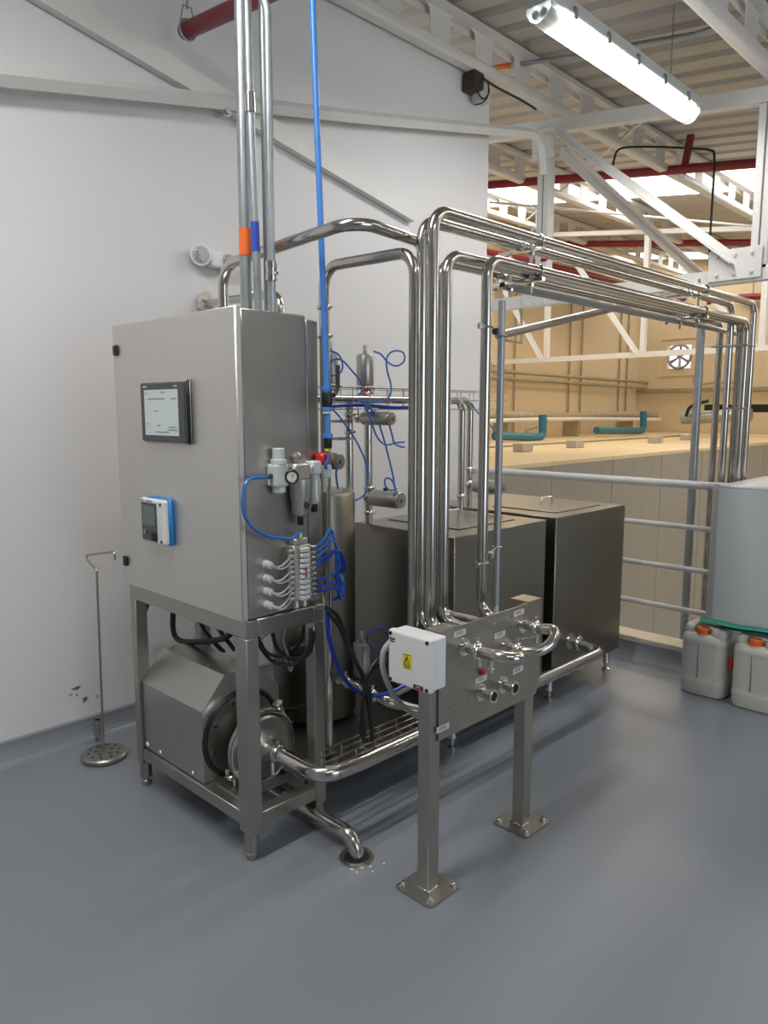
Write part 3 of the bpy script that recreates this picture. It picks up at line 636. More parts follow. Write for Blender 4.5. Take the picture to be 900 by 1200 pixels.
# ---------------- cabling below the cabinet
for i, (pts, r, lb) in enumerate((
    ([(-2.138, 1.6, 0.762), (-2.1, 1.6, 0.684), (-2.007, 1.6, 0.674), (-1.926, 1.6, 0.715), (-1.897, 1.6, 0.798)], .008, 'wide loop of black cable hanging below the cabinet floor'),
    ([(-2.262, 1.62, 0.722), (-2.2, 1.62, 0.649), (-2.081, 1.62, 0.664), (-1.997, 1.62, 0.734), (-1.976, 1.62, 0.798)], .007, 'second loop of black cable hanging below the cabinet floor'),
    ([(-2.223, 1.58, 0.716), (-2.116, 1.58, 0.646), (-1.982, 1.58, 0.666), (-1.902, 1.58, 0.741), (-1.891, 1.58, 0.815)], .007, 'lowest loop of black cable hanging below the cabinet'),
    ([(-2.737, 1.66, 0.674), (-2.674, 1.66, 0.612), (-2.548, 1.66, 0.558)], .010, 'black cable slanting down behind the front left of the cabinet frame'),
    ([(-2.586, 1.64, 0.686), (-2.514, 1.64, 0.64), (-2.438, 1.64, 0.596)], .009, 'black cable slanting down beside the right front leg'),
    ([(-2.836, 1.6, 0.693), (-2.843, 1.6, 0.604), (-2.796, 1.6, 0.568), (-2.645, 1.6, 0.594), (-2.453, 1.6, 0.651), (-2.38, 1.6, 0.702)], .012, 'thick black cable sagging over the motor cover'),
    ([(-3.166, 1.68, 0.717), (-3.205, 1.68, 0.644), (-3.253, 1.68, 0.568), (-3.269, 1.68, 0.488), (-3.259, 1.68, 0.405)], .008, 'short black cable hanging by the left front leg'),
    ([(-2.271, 1.72, 0.377), (-2.189, 1.72, 0.394), (-2.085, 1.72, 0.445), (-2.025, 1.72, 0.475)], .007, 'black cable lying behind the pump casing'),
    )):
    tag(hose(pts, r).build('power_cable', 'cable', origin=pts[0]), lb, 'cable', 'cables under the cabinet')
for pts, lb in (([(-2.053, 1.6, 0.78), (-2.069, 1.6, 0.729), (-2.05, 1.6, 0.689), (-2.022, 1.6, 0.651), (-2.032, 1.6, 0.623), (-2.061, 1.6, 0.667)], 'pale grey wire loop hanging below the cabinet'), ([(-2.118, 1.6, 0.757), (-2.17, 1.6, 0.726), (-2.203, 1.6, 0.7)], 'short pale grey wire under the cabinet floor'), ([(-2.152, 1.7, 0.655), (-2.095, 1.7, 0.681), (-2.016, 1.7, 0.712)], 'pale grey wire running to the rear leg')):
    tag(hose(pts, .004).build('signal_wire', 'greycable', origin=pts[0]), lb, 'wire', 'cables under the cabinet')

# ---------------- air preparation unit on the cabinet side
AX = CX1 + .001
t = thing('air_regulator', (AX, 1.52, 1.34), 'white air regulator with black gauge and two filter bowls on the cabinet side', 'regulator')
P = lambda px: px
mb = MB().box((AX, 1.478, 1.30), (AX + .05, 1.535, 1.375), .008); mb.build('regulator_body', 'paleplastic', t)
MB().lathe((AX + .028, 1.507, 1.375), (0, 0, 1), [(.026, 0), (.026, .014), (.020, .016), (.020, .050), (.017, .052)], 20).build('regulator_knob', 'paleplastic', t)
MB().lathe((AX + .028, 1.507, 1.30), (0, 0, -1), [(.022, 0), (.022, .018), (.017, .022)], 20).build('regulator_base', 'paleplastic', t)
g = MB().lathe((AX + .05, 1.545, 1.333), (.75, -.66, 0), [(.020, 0), (.024, .004), (.024, .020), (.021, .022), (.017, .019), (.0165, .017)], 28).build('gauge', 'black', t)
gd = V(.75, -.66, 0).normalized(); gc = V(AX + .05, 1.545, 1.333)
gf = MB().lathe(gc + gd * .0172, gd, [(.0168, 0), (.0168, .001)], 24).build('gauge_face', 'paper', g)
MB().cyl(gc + gd * .0188 + V(0, 0, -.003), gc + gd * .0188 + V(.004, .004, .010), .0009, 6).build('needle', 'ink', g)
MB().box((AX, 1.562, 1.318), (AX + .045, 1.632, 1.372), .006).build('filter_head', 'alu', t)
MB().lathe((AX + .032, 1.592, 1.318), (0, 0, -1), [(.034, 0), (.034, .060), (.030, .066), (.028, .110), (.020, .120), (.012, .125)], 26).build('filter_bowl', 'alu', t)
MB().lathe((AX + .032, 1.592, 1.195), (0, 0, -1), [(.011, 0), (.011, .028), (.008, .032)], 14).build('drain_plug', 'black', t)
mb = MB().lathe((AX + .058, 1.600, 1.232), gd, [(.019, 0), (.019, .012), (.012, .012), (.012, .004)], 6); mb.build('sight_nut', 'chrome', t)
MB().lathe((AX + .066, 1.5935, 1.232), gd, [(.0115, 0), (.0115, .001)], 16).build('sight_glass', 'brown', t)
MB().box((AX, 1.637, 1.330), (AX + .045, 1.682, 1.378), .006).build('mist_head', 'paleplastic', t)
MB().lathe((AX + .026, 1.660, 1.330), (0, 0, -1), [(.020, 0), (.020, .09), (.016, .10)], 20).build('mist_bowl', 'clearplastic', t)
MB().box((AX + .044, 1.651, 1.24), (AX + .048, 1.657, 1.315)).build('sight_strip', 'white_plastic', t)
MB().lathe((AX + .026, 1.660, 1.23), (0, 0, -1), [(.012, 0), (.012, .024), (.009, .03)], 14).build('drain_plug', 'black', t)
MB().box((AX, 1.690, 1.315), (AX + .040, 1.735, 1.362), .006).build('valve_body', 'paleplastic', t)
MB().box((AX + .0, 1.685, 1.366), (AX + .042, 1.732, 1.402), .006).build('shutoff_knob', 'redplastic', t)
MB().lathe((AX + .02, 1.712, 1.315), (0, 0, -1), [(.014, 0), (.012, .03), (.007, .032), (.007, .05)], 14).build('silencer', 'paleplastic', t)
for y in (1.56, 1.635, 1.685): MB().box((AX + .005, y - .006, 1.335), (AX + .048, y + .006, 1.362), .002).build('connector', 'alu', t)
MB().cyl((AX + .028, 1.478, 1.338), (AX + .028, 1.462, 1.334), .008, 12).build('elbow_fitting', 'brown', t)
MB().lathe((AX, 1.60, 1.39), (1, 0, 0), [(.02, 0), (.02, .012), (.010, .02)], 14).build('wall_plug', 'frame_steel', t)
# valve island
t = thing('valve_island', (AX, 1.60, .97), 'grey pneumatic valve island with rows of push fittings on the cabinet side', 'valve block')
MB().box((AX, 1.553, .905), (AX + .045, 1.628, 1.095), .004).build('block', 'alu', t)
MB().box((AX, 1.563, 1.095), (AX + .04, 1.620, 1.118), .004).build('inlet_block', 'alu', t)
for k in range(10):
    z = 1.080 - k * .0185
    MB().box((AX + .045, 1.572, z - .007), (AX + .062, 1.608, z + .007), .002).build('solenoid', 'paleplastic', t)
    MB().lathe((AX + .038, 1.628, z), (0, 1, 0), [(.0075, 0), (.0075, .014), (.006, .022), (.0045, .022)], 10).build('push_fitting', 'chrome', t)
    MB().lathe((AX + .038, 1.553, z), (0, -1, 0), [(.0075, 0), (.0075, .012), (.005, .02)], 10).build('push_fitting', 'alu', t)
for y in (1.570, 1.605): MB().lathe((AX + .03, y, .905), (0, 0, -1), [(.009, 0), (.009, .016), (.010, .018), (.010, .030)], 12).build('silencer', 'alu', t)
MB().box((AX + .0625, 1.586, .985), (AX + .0635, 1.592, 1.02)).build('red_marking', 'inkred', t, smooth=False)
MB().lathe((AX + .03, 1.590, 1.118), (0, 0, 1), [(.010, 0), (.010, .012), (.007, .02)], 12).build('top_fitting', 'alu', t)
# cable glands and their grey leads
GL = [(1.466, 1.040), (1.466, .992), (1.466, .948), (1.466, .902)]
for i, (y, z) in enumerate(GL):
    lb = ['uppermost', 'second from the top', 'third from the top', 'lowest'][i] + ' pale cable gland left of the valve block'
    g = thing('cable_gland', (AX, y, z), lb, 'cable gland', 'cable glands on the cabinet side')
    MB().lathe((AX, y, z), (1, 0, 0), [(.015, 0), (.015, .008), (.012, .010), (.014, .020), (.012, .030), (.006, .032)], 12).build('nut', 'paleplastic', g)
    for j in range(2 if i else 2):
        zz = z + .025 - j * .022 + (.0 if i < 3 else .012)
        hose([(AX + .03, y, z), (AX + .050, y + .022, z - .004 - .008 * j), (AX + .05, y + .055, z + (zz - z) * .55 - .008 * j), (AX + .042, y + .075, zz), (AX + .038, 1.535, zz + .002)], .0036).build('lead', 'greycable', g)
# blue hose from regulator down to the valve block
pts = [(-1.945, 1.417, 1.341)] + [(-1.93, 1.37, 1.334), (-1.93, 1.346, 1.287), (-1.93, 1.348, 1.228), (-1.93, 1.379, 1.181), (-1.93, 1.438, 1.146), (-1.93, 1.501, 1.13), (-1.93, 1.536, 1.125)]
tag(hose([(AX + .028, 1.462, 1.334)] + pts[1:] + [(AX + .03, 1.590, 1.14)], .0058).build('air_hose', 'bluetube', origin=pts[0]), 'blue air hose looping from the regulator down to the valve block', 'hose')
# bundle of blue hoses from the valve block
for k in range(8):
    z = 1.080 - k * .0185 - (.03 if k > 4 else 0); up = [0.055, .05, .045, .03, .045, .012, -.004, -.004][k]; yo = [1.735, 1.742, 1.75, 1.765, 1.775, 1.745, 1.75, 1.755][k]
    pts = [(AX + .038, 1.652, z), (AX + .042, 1.685, z + up * .35), (AX + .040, yo - .012, z + up), (AX + .035, yo + .018, z + up * .4 - .05), (AX + .018, 1.765 + .006 * (k % 4), .985 - .006 * k), (AX + .028, 1.785 + .004 * (k % 3), .93), (AX + .03, 1.775 + .005 * (k % 4), .885), (AX + .012 + .006 * (k % 2), 1.748, .868)]
    tag(hose(pts, .0048, 6, 8).build('air_hose', 'navytube' if k > 2 else 'bluetube', origin=pts[0]), ('topmost', 'second from the top', 'third from the top', 'fourth from the top', 'fifth from the top', 'third from the bottom', 'second from the bottom', 'lowest')[k] + ' blue air hose leaving the right side of the valve block', 'hose', 'blue hoses bundled behind the cabinet side')
tag(hose([(-1.92, 1.683, 0.855), (-1.92, 1.686, 0.768), (-1.92, 1.713, 0.673), (-1.92, 1.754, 0.592), (-1.92, 1.813, 0.524), (-1.92, 1.902, 0.476), (-1.92, 1.996, 0.459), (-1.92, 2.084, 0.466), (-1.92, 2.176, 0.481)], .0085).build('air_hose', 'navytube', origin=[(-1.92, 1.683, 0.855)][0]), 'thick blue hose sweeping from the cabinet corner down behind the white box', 'hose')
for i, (pts, r, lb) in enumerate((([(-1.9, 1.658, 0.87), (-1.9, 1.713, 0.828), (-1.9, 1.762, 0.714), (-1.9, 1.812, 0.615), (-1.9, 1.856, 0.544), (-1.9, 1.882, 0.419), (-1.9, 1.882, 0.308)], .0085, 'black cable slanting down from the cabinet corner to the wire tray'),
    ([(-1.88, 1.644, 0.864), (-1.88, 1.703, 0.794), (-1.88, 1.751, 0.689), (-1.88, 1.81, 0.594), (-1.88, 1.823, 0.526), (-1.88, 1.809, 0.431), (-1.88, 1.809, 0.358), (-1.88, 1.835, 0.33)], .0075, 'second black cable slanting down from the cabinet corner beside the first'),
    ([(-1.84, 1.977, 0.674), (-1.84, 1.877, 0.659), (-1.84, 1.815, 0.619), (-1.84, 1.793, 0.558), (-1.84, 1.81, 0.459), (-1.84, 1.827, 0.352)], .0075, 'black cable from the white box arching over down to the wire tray'),
    ([(-1.84, 1.978, 0.621), (-1.84, 1.908, 0.625), (-1.84, 1.841, 0.622), (-1.84, 1.797, 0.576), (-1.84, 1.775, 0.486), (-1.84, 1.788, 0.378)], .006, 'thinner black cable from the white box to the wire tray'))):
    tag(hose(pts, r).build('power_cable', 'cable', origin=pts[0]), lb, 'cable')
tag(hose([(-1.62, 1.708, 0.81), (-1.62, 1.66, 0.781), (-1.62, 1.656, 0.716), (-1.62, 1.7, 0.625), (-1.62, 1.776, 0.543), (-1.62, 1.874, 0.474)], .009).build('grey_conduit', 'greycable', origin=[(-1.62, 1.708, 0.81)][0]), 'grey flexible hose bowing from the white box to behind the stand post', 'hose')
tag(hose([(-2.0, 2.089, 0.634), (-2.0, 2.049, 0.685), (-2.0, 2.006, 0.704), (-2.0, 1.964, 0.69), (-2.0, 1.954, 0.657), (-2.0, 2.001, 0.612), (-2.0, 2.059, 0.562)], .004).build('thin_hose', 'navytube', origin=[(-2.0, 2.089, 0.634)][0]), 'thin blue hose looping above the upright actuator', 'hose')
# wire basket tray
t = thing('wire_tray', (-1.93, 1.95, .27), 'wire basket cable tray running low behind the pump pipe', 'cable tray')
def basket(t, y0, y1, x0, x1, z0, z1, r, step):
    for (x, z) in ((x0, z1), (x1, z1), (x0, z0), (x1, z0), ((x0 + x1) / 2, z0), (x0, (z0 + z1) / 2), (x1, (z0 + z1) / 2)): MB().cyl((x, y0, z), (x, y1, z), r, 6).build('long_wire', 'chrome', t)
    y = y0 + .02
    while y < y1:
        MB().tube([(x0, y, z1), (x0, y, z0), (x1, y, z0), (x1, y, z1)], r, n=6).build('cross_wire', 'chrome', t); y += step
basket(t, 1.66, 2.40, -1.96, -1.88, .265, .315, .0025, .10)

# ---------------- conduits rising from the cabinet top
def conduit(base, top, r, label, bends=None):
    pts = [base] + (bends or []) + [top]
    return tag(MB().tube(pts, r, bend=.12 if bends else 0, n=16).build('cable_conduit', 'galv', origin=base), label, 'conduit')
b = (-2.132, 1.52, 1.865)
c = conduit(b, (-2.120, 1.52, 4.02), .0195, 'thickest grey conduit rising from the cabinet, marked by an orange band')
MB().cyl((-2.1305, 1.52, 2.062), (-2.1295, 1.52, 2.148), .0208, 18).build('marking_band', 'orange', c)
c = conduit((-2.065, 1.52, 1.865), (-2.088, 1.52, 2.62), .0135, 'thin grey conduit with a blue band, between the thick one and the right one', )
MB().cyl((-2.0717, 1.52, 2.065), (-2.0742, 1.52, 2.160), .0144, 14).build('marking_band', 'bluetape', c)
MB().cyl((-2.084, 1.52, 2.50), (-2.086, 1.52, 2.56), .0175, 14).build('coupling', 'chrome', c)
MB().cyl((-2.088, 1.52, 2.62), (-2.094, 1.52, 4.02), .0135, 16).build('upper_tube', 'galv', c)
c = conduit((-2.10, 1.585, 1.865), (-2.092, 1.585, 4.0), .0125, 'thin grey conduit hidden half behind the blue banded one')
c = conduit((-1.992, 1.52, 1.865), (-2.13, 1.46, 3.0), .0130, 'rightmost grey conduit on the cabinet, bending left at the very top', [(-1.985, 1.52, 2.79)])
mb = MB().lathe((-1.991, 1.52, 1.965), (0, 0, 1), [(.019, 0), (.019, .022), (.017, .024), (.017, .035), (.019, .037), (.019, .06)], 14); mb.build('coupling', 'chrome', c)
mb = MB().cyl((-1.972, 1.52, 1.985), (-1.960, 1.52, 1.985), .005, 8); mb.build('coupling_screw', 'chrome', c)

# ---------------- blue air drop line
t = thing('air_line', (-1.93, 1.70, 1.4), 'bright blue compressed air pipe dropping from the roof with a black valve', 'pipe')
B0, B1, B2 = [(-1.93, 1.699, 1.619), (-1.93, 1.702, 1.552), (-1.93, 1.708, 1.459)]
TOP = V([(-2.007, 1.72, 2.91)][0]); B0 = V(B0)
MB().cyl(B0, TOP + (TOP - B0) * .75, .0105, 14).build('riser', 'bluepipe', t)
v = MB().lathe(B0 + V(0, 0, .012), (0, 0, -1), [(.0165, 0), (.0175, .004), (.0175, .016), (.0165, .018)], 16).build('collar', 'bluepipe', t)
MB().lathe(B0 + V(0, 0, -.008), (0, 0, -1), [(.016, 0), (.019, .01), (.019, .040), (.016, .050)], 16).build('ball_valve', 'black', t)
h = MB().tube([B0 + V(.012, .02, -.018), B0 + V(.0, .042, -.012), B0 + V(.0, .05, .01), B0 + V(0, .052, .085)], .0075, bend=.02, n=10).build('valve_handle', 'ink', t)
MB().lathe(B0 + V(0, 0, -.058), (0, 0, -1), [(.0165, 0), (.0175, .004), (.0175, .012), (.014, .014)], 16).build('collar', 'bluepipe', t)
MB().lathe(B0 + V(0, 0, -.072), (0, 0, -1), [(.0155, 0), (.0155, .008)], 16).build('clear_ring', 'paleplastic', t)
MB().cyl(B0 + V(0, 0, -.078), B0 + V(.001, .002, -.155), .0105, 14).build('drop', 'bluepipe', t)
MB().lathe(B0 + V(0, .002, -.148), (0, 0, -1), [(.0165, 0), (.0175, .004), (.0175, .014), (.015, .017)], 16).build('collar', 'bluepipe', t)
MB().lathe(B0 + V(0, .002, -.165), (0, 0, -1), [(.0145, 0), (.0145, .030), (.012, .034)], 16).build('reducer', 'black', t)
MB().lathe(B0 + V(0, .002, -.199), (0, 0, -1), [(.012, 0), (.012, .008), (.007, .010)], 6).build('brass_nut', 'yellow', t)
hose([B0 + V(0, .002, -.208), B0 + V(.0, .004, -.235), B0 + V(-.01, -.002, -.262), (AX + .02, 1.735, 1.34)], .006).build('hose_tail', 'bluetube', t)

# ================================================================ MANIFOLD STAND
PX = -1.437
t = thing('manifold_stand', (PX, 2.0, 0), 'steel stand on two bolted posts with an upright pipe connection panel', 'stand')
for y in (1.705, 2.242):
    MB().box((PX - .052, y - .027, .008), (PX - .002, y + .027, .868 if y < 2 else .85), .004).build('post', 'frame_steel', t)
    pl = []
    for (qx, qy, a0) in ((PX + .034, y + .060, 0), (PX - .087, y + .060, 90), (PX - .087, y - .060, 180), (PX + .034, y - .060, 270)):
        pl += [(qx + .018 * math.cos(R(a0 + 18 * k)), qy + .018 * math.sin(R(a0 + 18 * k)), 0) for k in range(6)]
    MB().prism(pl, (0, 0, .009)).build('base_plate', 'frame_steel', t, smooth=False)
    mb = MB(); 
    for (dx, dy) in ((-.085, -.058), (.032, -.058), (-.085, .058), (.032, .058)):
        MB().lathe((PX + dx, y + dy, .009), (0, 0, 1), [(.014, 0), (.014, .002), (.010, .002), (.010, .009), (.005, .010), (.005, .017)], 10).build('anchor_bolt', 'chrome', t)
    MB().box((PX - .056, y - .031, .009), (PX + .002, y + .031, .013), .002).build('weld_bead', 'chrome', t)
MB().prism([(PX, 1.715, .512), (PX, 1.715, .868), (PX, 2.292, .868), (PX, 2.292, .560), (PX, 2.27, .512)], (.004, 0, 0)).build('panel', 'frame_steel', t, smooth=False)
MB().box((PX - .075, 2.21, .866), (PX + .004, 2.292, .872)).build('top_flange', 'frame_steel', t, smooth=False)
MB().box((PX - .050, 1.715, .866), (PX + .002, 1.80, .871)).build('top_flange', 'frame_steel', t, smooth=False)
ports = [(1.84, .792), (2.07, .742), (2.175, .797), (1.935, .612), (2.058, .606)]
for (y, z) in ports:
    MB().lathe((PX + .004, y, z), (1, 0, 0), [(.030, 0), (.030, .003), (.0165, .004), (.0165, .040), (.0225, .044), (.0235, .050), (.0225, .054), (.0165, .0545), (.0150, .048)], 24).build('port', 'chrome', t)
for (y, z) in ports[3:]: MB().lathe((PX + .0545, y, z), (1, 0, 0), [(.0150, .0015), (.0150, .0025)], 20).build('port_bore', 'dark', t)
def plabel(y, z, w_=.062, h=.020, s_=.25):
    mb = MB().add([(PX + .0045, y - w_ / 2, z - h / 2 - w_ * s_ / 2 * 0), (PX + .0045, y + w_ / 2, z - h / 2), (PX + .0045, y + w_ / 2, z + h / 2), (PX + .0045, y - w_ / 2, z + h / 2), (PX + .0052, y - w_ / 2, z - h / 2), (PX + .0052, y + w_ / 2, z - h / 2), (PX + .0052, y + w_ / 2, z + h / 2), (PX + .0052, y - w_ / 2, z + h / 2)], [(0, 1, 2, 3), (4, 5, 6, 7), (0, 1, 5, 4), (1, 2, 6, 5), (2, 3, 7, 6), (3, 0, 4, 7)])
    o = mb.build('paper_label', 'paper', t, smooth=False)
    m2 = MB()
    for k in range(2): m2.box((PX + .0051, y - w_ * .3, z - .003 + .006 * k), (PX + .0056, y + w_ * .25, z - .001 + .006 * k))
    m2.build('print', 'ink', o, smooth=False)
for (p) in [(-1.432, 1.815, 0.844), (-1.432, 2.146, 0.846), (-1.432, 2.035, 0.79), (-1.432, 2.149, 0.636), (-1.432, 1.933, 0.659), (-1.432, 1.735, 0.551)]: plabel(p[1], p[2])
MB().lathe([(-1.433, 1.934, 0.685)][0], (1, 0, 0), [(.010, 0), (.010, .012), (.005, .014)], 10).build('red_button', 'inkred', t)
MB().lathe([(-1.433, 1.765, 0.61)][0], (1, 0, 0), [(.003, 0), (.003, .001)], 8).build('red_dot', 'inkred', t)
def clampset(name_parent, c, dd, r):
    q = MB(); clamp_ring(q, c, dd, r); return q.build('clamp', 'chrome', name_parent)
# U bend between two ports
u = thing('return_bend', (PX + .07, 2.12, .77), 'polished U-shaped bend clamped between the two right ports of the panel', 'pipe bend')
y2, z2 = ports[1]; y3, z3 = ports[2]
# the bend swings outwards and sideways from port two to port three
pts = [(PX + .058, y2, z2), (PX + .085, y2, z2), (PX + .125, y2 + .025, z2 + .005), (PX + .142, (y2 + y3) / 2 + .02, (z2 + z3) / 2 + .002), (PX + .125, y3 + .005, z3 + .002), (PX + .085, y3, z3), (PX + .058, y3, z3)]
MB().tube(curve(pts, 7), .0185, n=18).build('bend_tube', 'tube_steel', u)
clampset(u, (PX + .056, y2, z2), (1, 0, 0), .019); clampset(u, (PX + .056, y3, z3), (1, 0, 0), .019)
MB().cyl((PX + .062, y2, z2 + .032), (PX + .062, y3 - .0, z3 - .03), .0045, 8).build('stay_rod', 'chrome', u)
MB().cyl((PX + .06, y3, z3 - .028), (PX + .06, y3, z3 - .055), .008, 10).build('clamp_nut', 'chrome', u)
# curved swing tube on the left port
u = thing('swing_bend', (PX + .07, 1.84, .79), 'polished curved tube clamped to the left port beside the white box', 'pipe bend')
y1_, z1_ = ports[0]
MB().tube(curve([(PX + .058, y1_, z1_), (PX + .10, y1_, z1_), (PX + .145, y1_ + .004, z1_), (PX + .178, y1_ + .030, z1_ - .004), (PX + .172, y1_ + .065, z1_ - .008), (PX + .14, y1_ + .085, z1_ - .012)], 6), .0195, n=18).build('bend_tube', 'tube_steel', u)
clampset(u, (PX + .056, y1_, z1_), (1, 0, 0), .020)
mb = MB(); mb.cyl((PX + .11, y1_, z1_ - .015), (PX + .11, y1_, z1_ - .058), .008, 12).lathe((PX + .11, y1_, z1_ - .045), (0, 0, -1), [(.012, 0), (.012, .006)], 12); mb.build('drain_nipple', 'chrome', u)
MB().cyl((PX + .056, y1_ + .01, z1_ - .03), (PX + .056, y1_ + .01, z1_ - .055), .008, 10).build('clamp_nut', 'chrome', u)

# white junction box on the stand
t = thing('electrical_box', (-1.46, 1.65, .80), 'white plastic electrical box with yellow warning sign on the left end of the stand', 'box')
MB().box((-1.540, 1.622, .718), (-1.372, 1.677, .880), .008).build('box_body', 'white_plastic', t)
ld = MB().box((-1.543, 1.597, .714), (-1.369, 1.625, .884), .010).build('box_lid', 'white_plastic', t)
for x, z in ((-1.530, .872), (-1.382, .872), (-1.530, .726), (-1.382, .726)): MB().lathe((x, 1.598, z), (0, -1, 0), [(.006, 0), (.006, .003)], 12).build('lid_screw', 'black', t)
sg = MB().box((-1.478, 1.5955, .775), (-1.442, 1.5975, .822), .0005).build('warning_sign', 'yellow', t, smooth=False)
mb = MB(); a, b2, c3 = V(-1.473, 1.5950, .787), V(-1.447, 1.5950, .787), V(-1.460, 1.5950, .814)
for p, q in ((a, b2), (b2, c3), (c3, a)): mb.cyl(p, q, .0011, 6)
mb.tube([(-1.459, 1.5950, .808), (-1.463, 1.5950, .799), (-1.458, 1.5950, .799), (-1.461, 1.5950, .790)], .0009, n=6)
for z in (.779, .818): mb.box((-1.472, 1.5948, z), (-1.448, 1.5956, z + .002))
mb.build('warning_symbol', 'ink', sg, smooth=False)
mb = MB().box((-1.533, 1.5955, .853), (-1.512, 1.5972, .858)).box((-1.531, 1.5955, .846), (-1.514, 1.5972, .849)); mb.build('maker_mark', 'ink', t, smooth=False)
l = MB().box((-1.434, 1.5955, .720), (-1.396, 1.5972, .734)).build('dark_label', 'darklabel', t, smooth=False)
MB().box((-1.431, 1.5950, .7215), (-1.399, 1.5956, .7245)).build('red_stripe', 'inkred', l, smooth=False)
MB().box((-1.425, 1.5950, .728), (-1.405, 1.5956, .730)).build('print', 'paper', l, smooth=False)

# ================================================================ TANKS
def tank(name, x0, x1, y0, y1, z0, z1, label, lid, feet):
    t = thing(name, ((x0 + x1) / 2, (y0 + y1) / 2, 0), label, 'tank', 'square steel tanks')
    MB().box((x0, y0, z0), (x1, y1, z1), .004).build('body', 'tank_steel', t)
    lx0, ly0, lx1, ly1 = lid
    l = MB().box((lx0, ly0, z1 - .001), (lx1, ly1, z1 + .006), .002).build('lid', 'tank_steel', t)
    MB().box((lx0 - .006, ly0 - .006, z1 - .001), (lx1 + .006, ly1 + .006, z1 + .0015)).build('lid_gap', 'dark', t, smooth=False)
    hx, hy = (lx0 + lx1) / 2 + .0, (ly0 + ly1) / 2
    MB().tube([(hx, hy - .06, z1 + .005), (hx, hy - .06, z1 + .05), (hx, hy + .06, z1 + .05), (hx, hy + .06, z1 + .005)], .0055, bend=.015, n=10).build('handle', 'chrome', l)
    for x, y in ((x1 - .05, y0 + .06), (x1 - .05, y1 - .06), (x0 + .06, y0 + .06), (x0 + .06, y1 - .06)):
        MB().lathe((x, y, 0), (0, 0, 1), [(.022, 0), (.022, .012), (.012, .018), (.012, .05), (.022, .055), (.019, .065), (.019, z0)], 16).build('foot', 'chrome', t)
    return t
k1 = tank('rinse_tank', -2.635, -2.0, 2.49, 3.222, .135, 1.004, 'nearer square steel tank directly behind the manifold stand', (-2.56, 2.66, -2.11, 3.10), 0)
k2 = tank('rinse_tank', -2.86, -2.0, 3.318, 4.072, .135, 1.004, 'farther square steel tank in front of the railing', (-2.50, 3.46, -2.09, 3.93), 0)
MB().lathe((-1.999, 3.495, .31), (1, 0, 0), [(.045, 0), (.045, .003), (.026, .005), (.026, .03)], 20).build('outlet', 'chrome', k2)
t = thing('round_vessel', (-2.50, 2.11, 0), 'upright round steel vessel half hidden behind the control cabinet', 'tank')
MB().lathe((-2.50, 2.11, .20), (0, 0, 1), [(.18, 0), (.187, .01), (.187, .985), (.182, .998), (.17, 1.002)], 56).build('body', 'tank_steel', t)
for k in range(3):
    a = k * 2.094 + .6; MB().lathe((-2.50 + .14 * math.cos(a), 2.11 + .14 * math.sin(a), .178), (0, 0, 1), [(.02, 0), (.016, .005), (.016, .03)], 12).build('foot', 'chrome', t)
# low skid frame the small vessel and lines stand on
t = thing('skid_base', (-2.3, 2.0, 0), 'low dark steel drip plate between cabinet frame and tanks', 'plate')
MB().box((-2.78, 1.78, .165), (-1.99, 2.44, .178), .002).build('plate', 'dullplate', t)
for x, y in ((-2.74, 1.83), (-2.20, 1.83), (-2.74, 2.40), (-2.20, 2.40)): MB().box((x - .02, y - .02, 0), (x + .02, y + .02, .165), .002).build('leg', 'frame_steel', t)

# ================================================================ PIPE RACK
RP = .0195; PG = 'polished tubes of the overhead pipe rack'
def rackpipe(x, y, z, yend, label, zb=.80, xb=PX - .004, xe=None, zend=-2.9):
    xe = x if xe is None else xe
    pts = [(xb, y, zb), (x, y, zb), (x, y, z), (x, yend, z), (xe, yend, zend)]
    return pipe(pts, RP, .065, 'process_pipe', 'tube_steel', label, 'pipe', PG)
rackpipe(-1.600, 1.862, 2.178, 4.80, 'foremost overhead tube, the highest loop at both ends of the rack', .80)
rackpipe(-1.692, 1.915, 2.172, 4.70, 'upper overhead tube right behind the foremost loop', .792)
rackpipe(-1.600, 2.150, 2.068, 4.70, 'lower overhead tube with its riser clamped to the grey conduit', .80)
rackpipe(-1.650, 1.990, 2.068, 4.74, 'lower overhead tube whose riser stands between the tall pair and the clamped one', .80)
rackpipe(-1.765, 2.100, 2.075, 4.74, 'rearmost lower overhead tube, mostly hidden behind the others', .79, xb=-1.50)
# tube from the wall side, over the cabinet, dropping into the riser group
c1 = [(-2.417, 1.62, 1.931), (-2.409, 1.62, 2.096)]
pipe([(c1[0][0], 1.62, 1.87), (c1[0][0], 1.62, 2.080), (-1.70, 1.62, 2.12), (-1.76, 2.02, 2.12), (-1.752, 2.03, .75), (-1.60, 2.03, .75)], RP, .085, 'process_pipe', 'tube_steel', 'tube arching up behind the cabinet top and over to the riser group', 'pipe')
pipe([(-2.124, 1.86, .19), (-2.124, 1.86, 2.07), (-1.675, 1.86, 2.062), (-1.675, 1.86, .74), (-1.50, 1.86, .74)], RP, .075, 'process_pipe', 'tube_steel', 'inverted U tube rising beside the blue air pipe and down into the riser group', 'pipe',
     clamps=[((-2.124, 1.86, 1.925), (0, 0, 1)), ((-2.124, 1.86, 1.82), (0, 0, 1))])
pts = [(-3.36, 2.14, 2.085), [(-2.744, 2.14, 2.075)][0], ([(-2.744, 2.14, 2.075)][0][0], 2.14, 1.21)]
pipe(pts, RP, .07, 'process_pipe', 'tube_steel', 'short tube coming out of the wall behind the cabinet and turning down', 'pipe', clamps=[((-2.93, 2.14, [(-3.132, 2.14, 2.088)][0][2]), (1, 0, 0))])
f = [(-3.36, 2.151, 2.1)][0]
mb = MB()
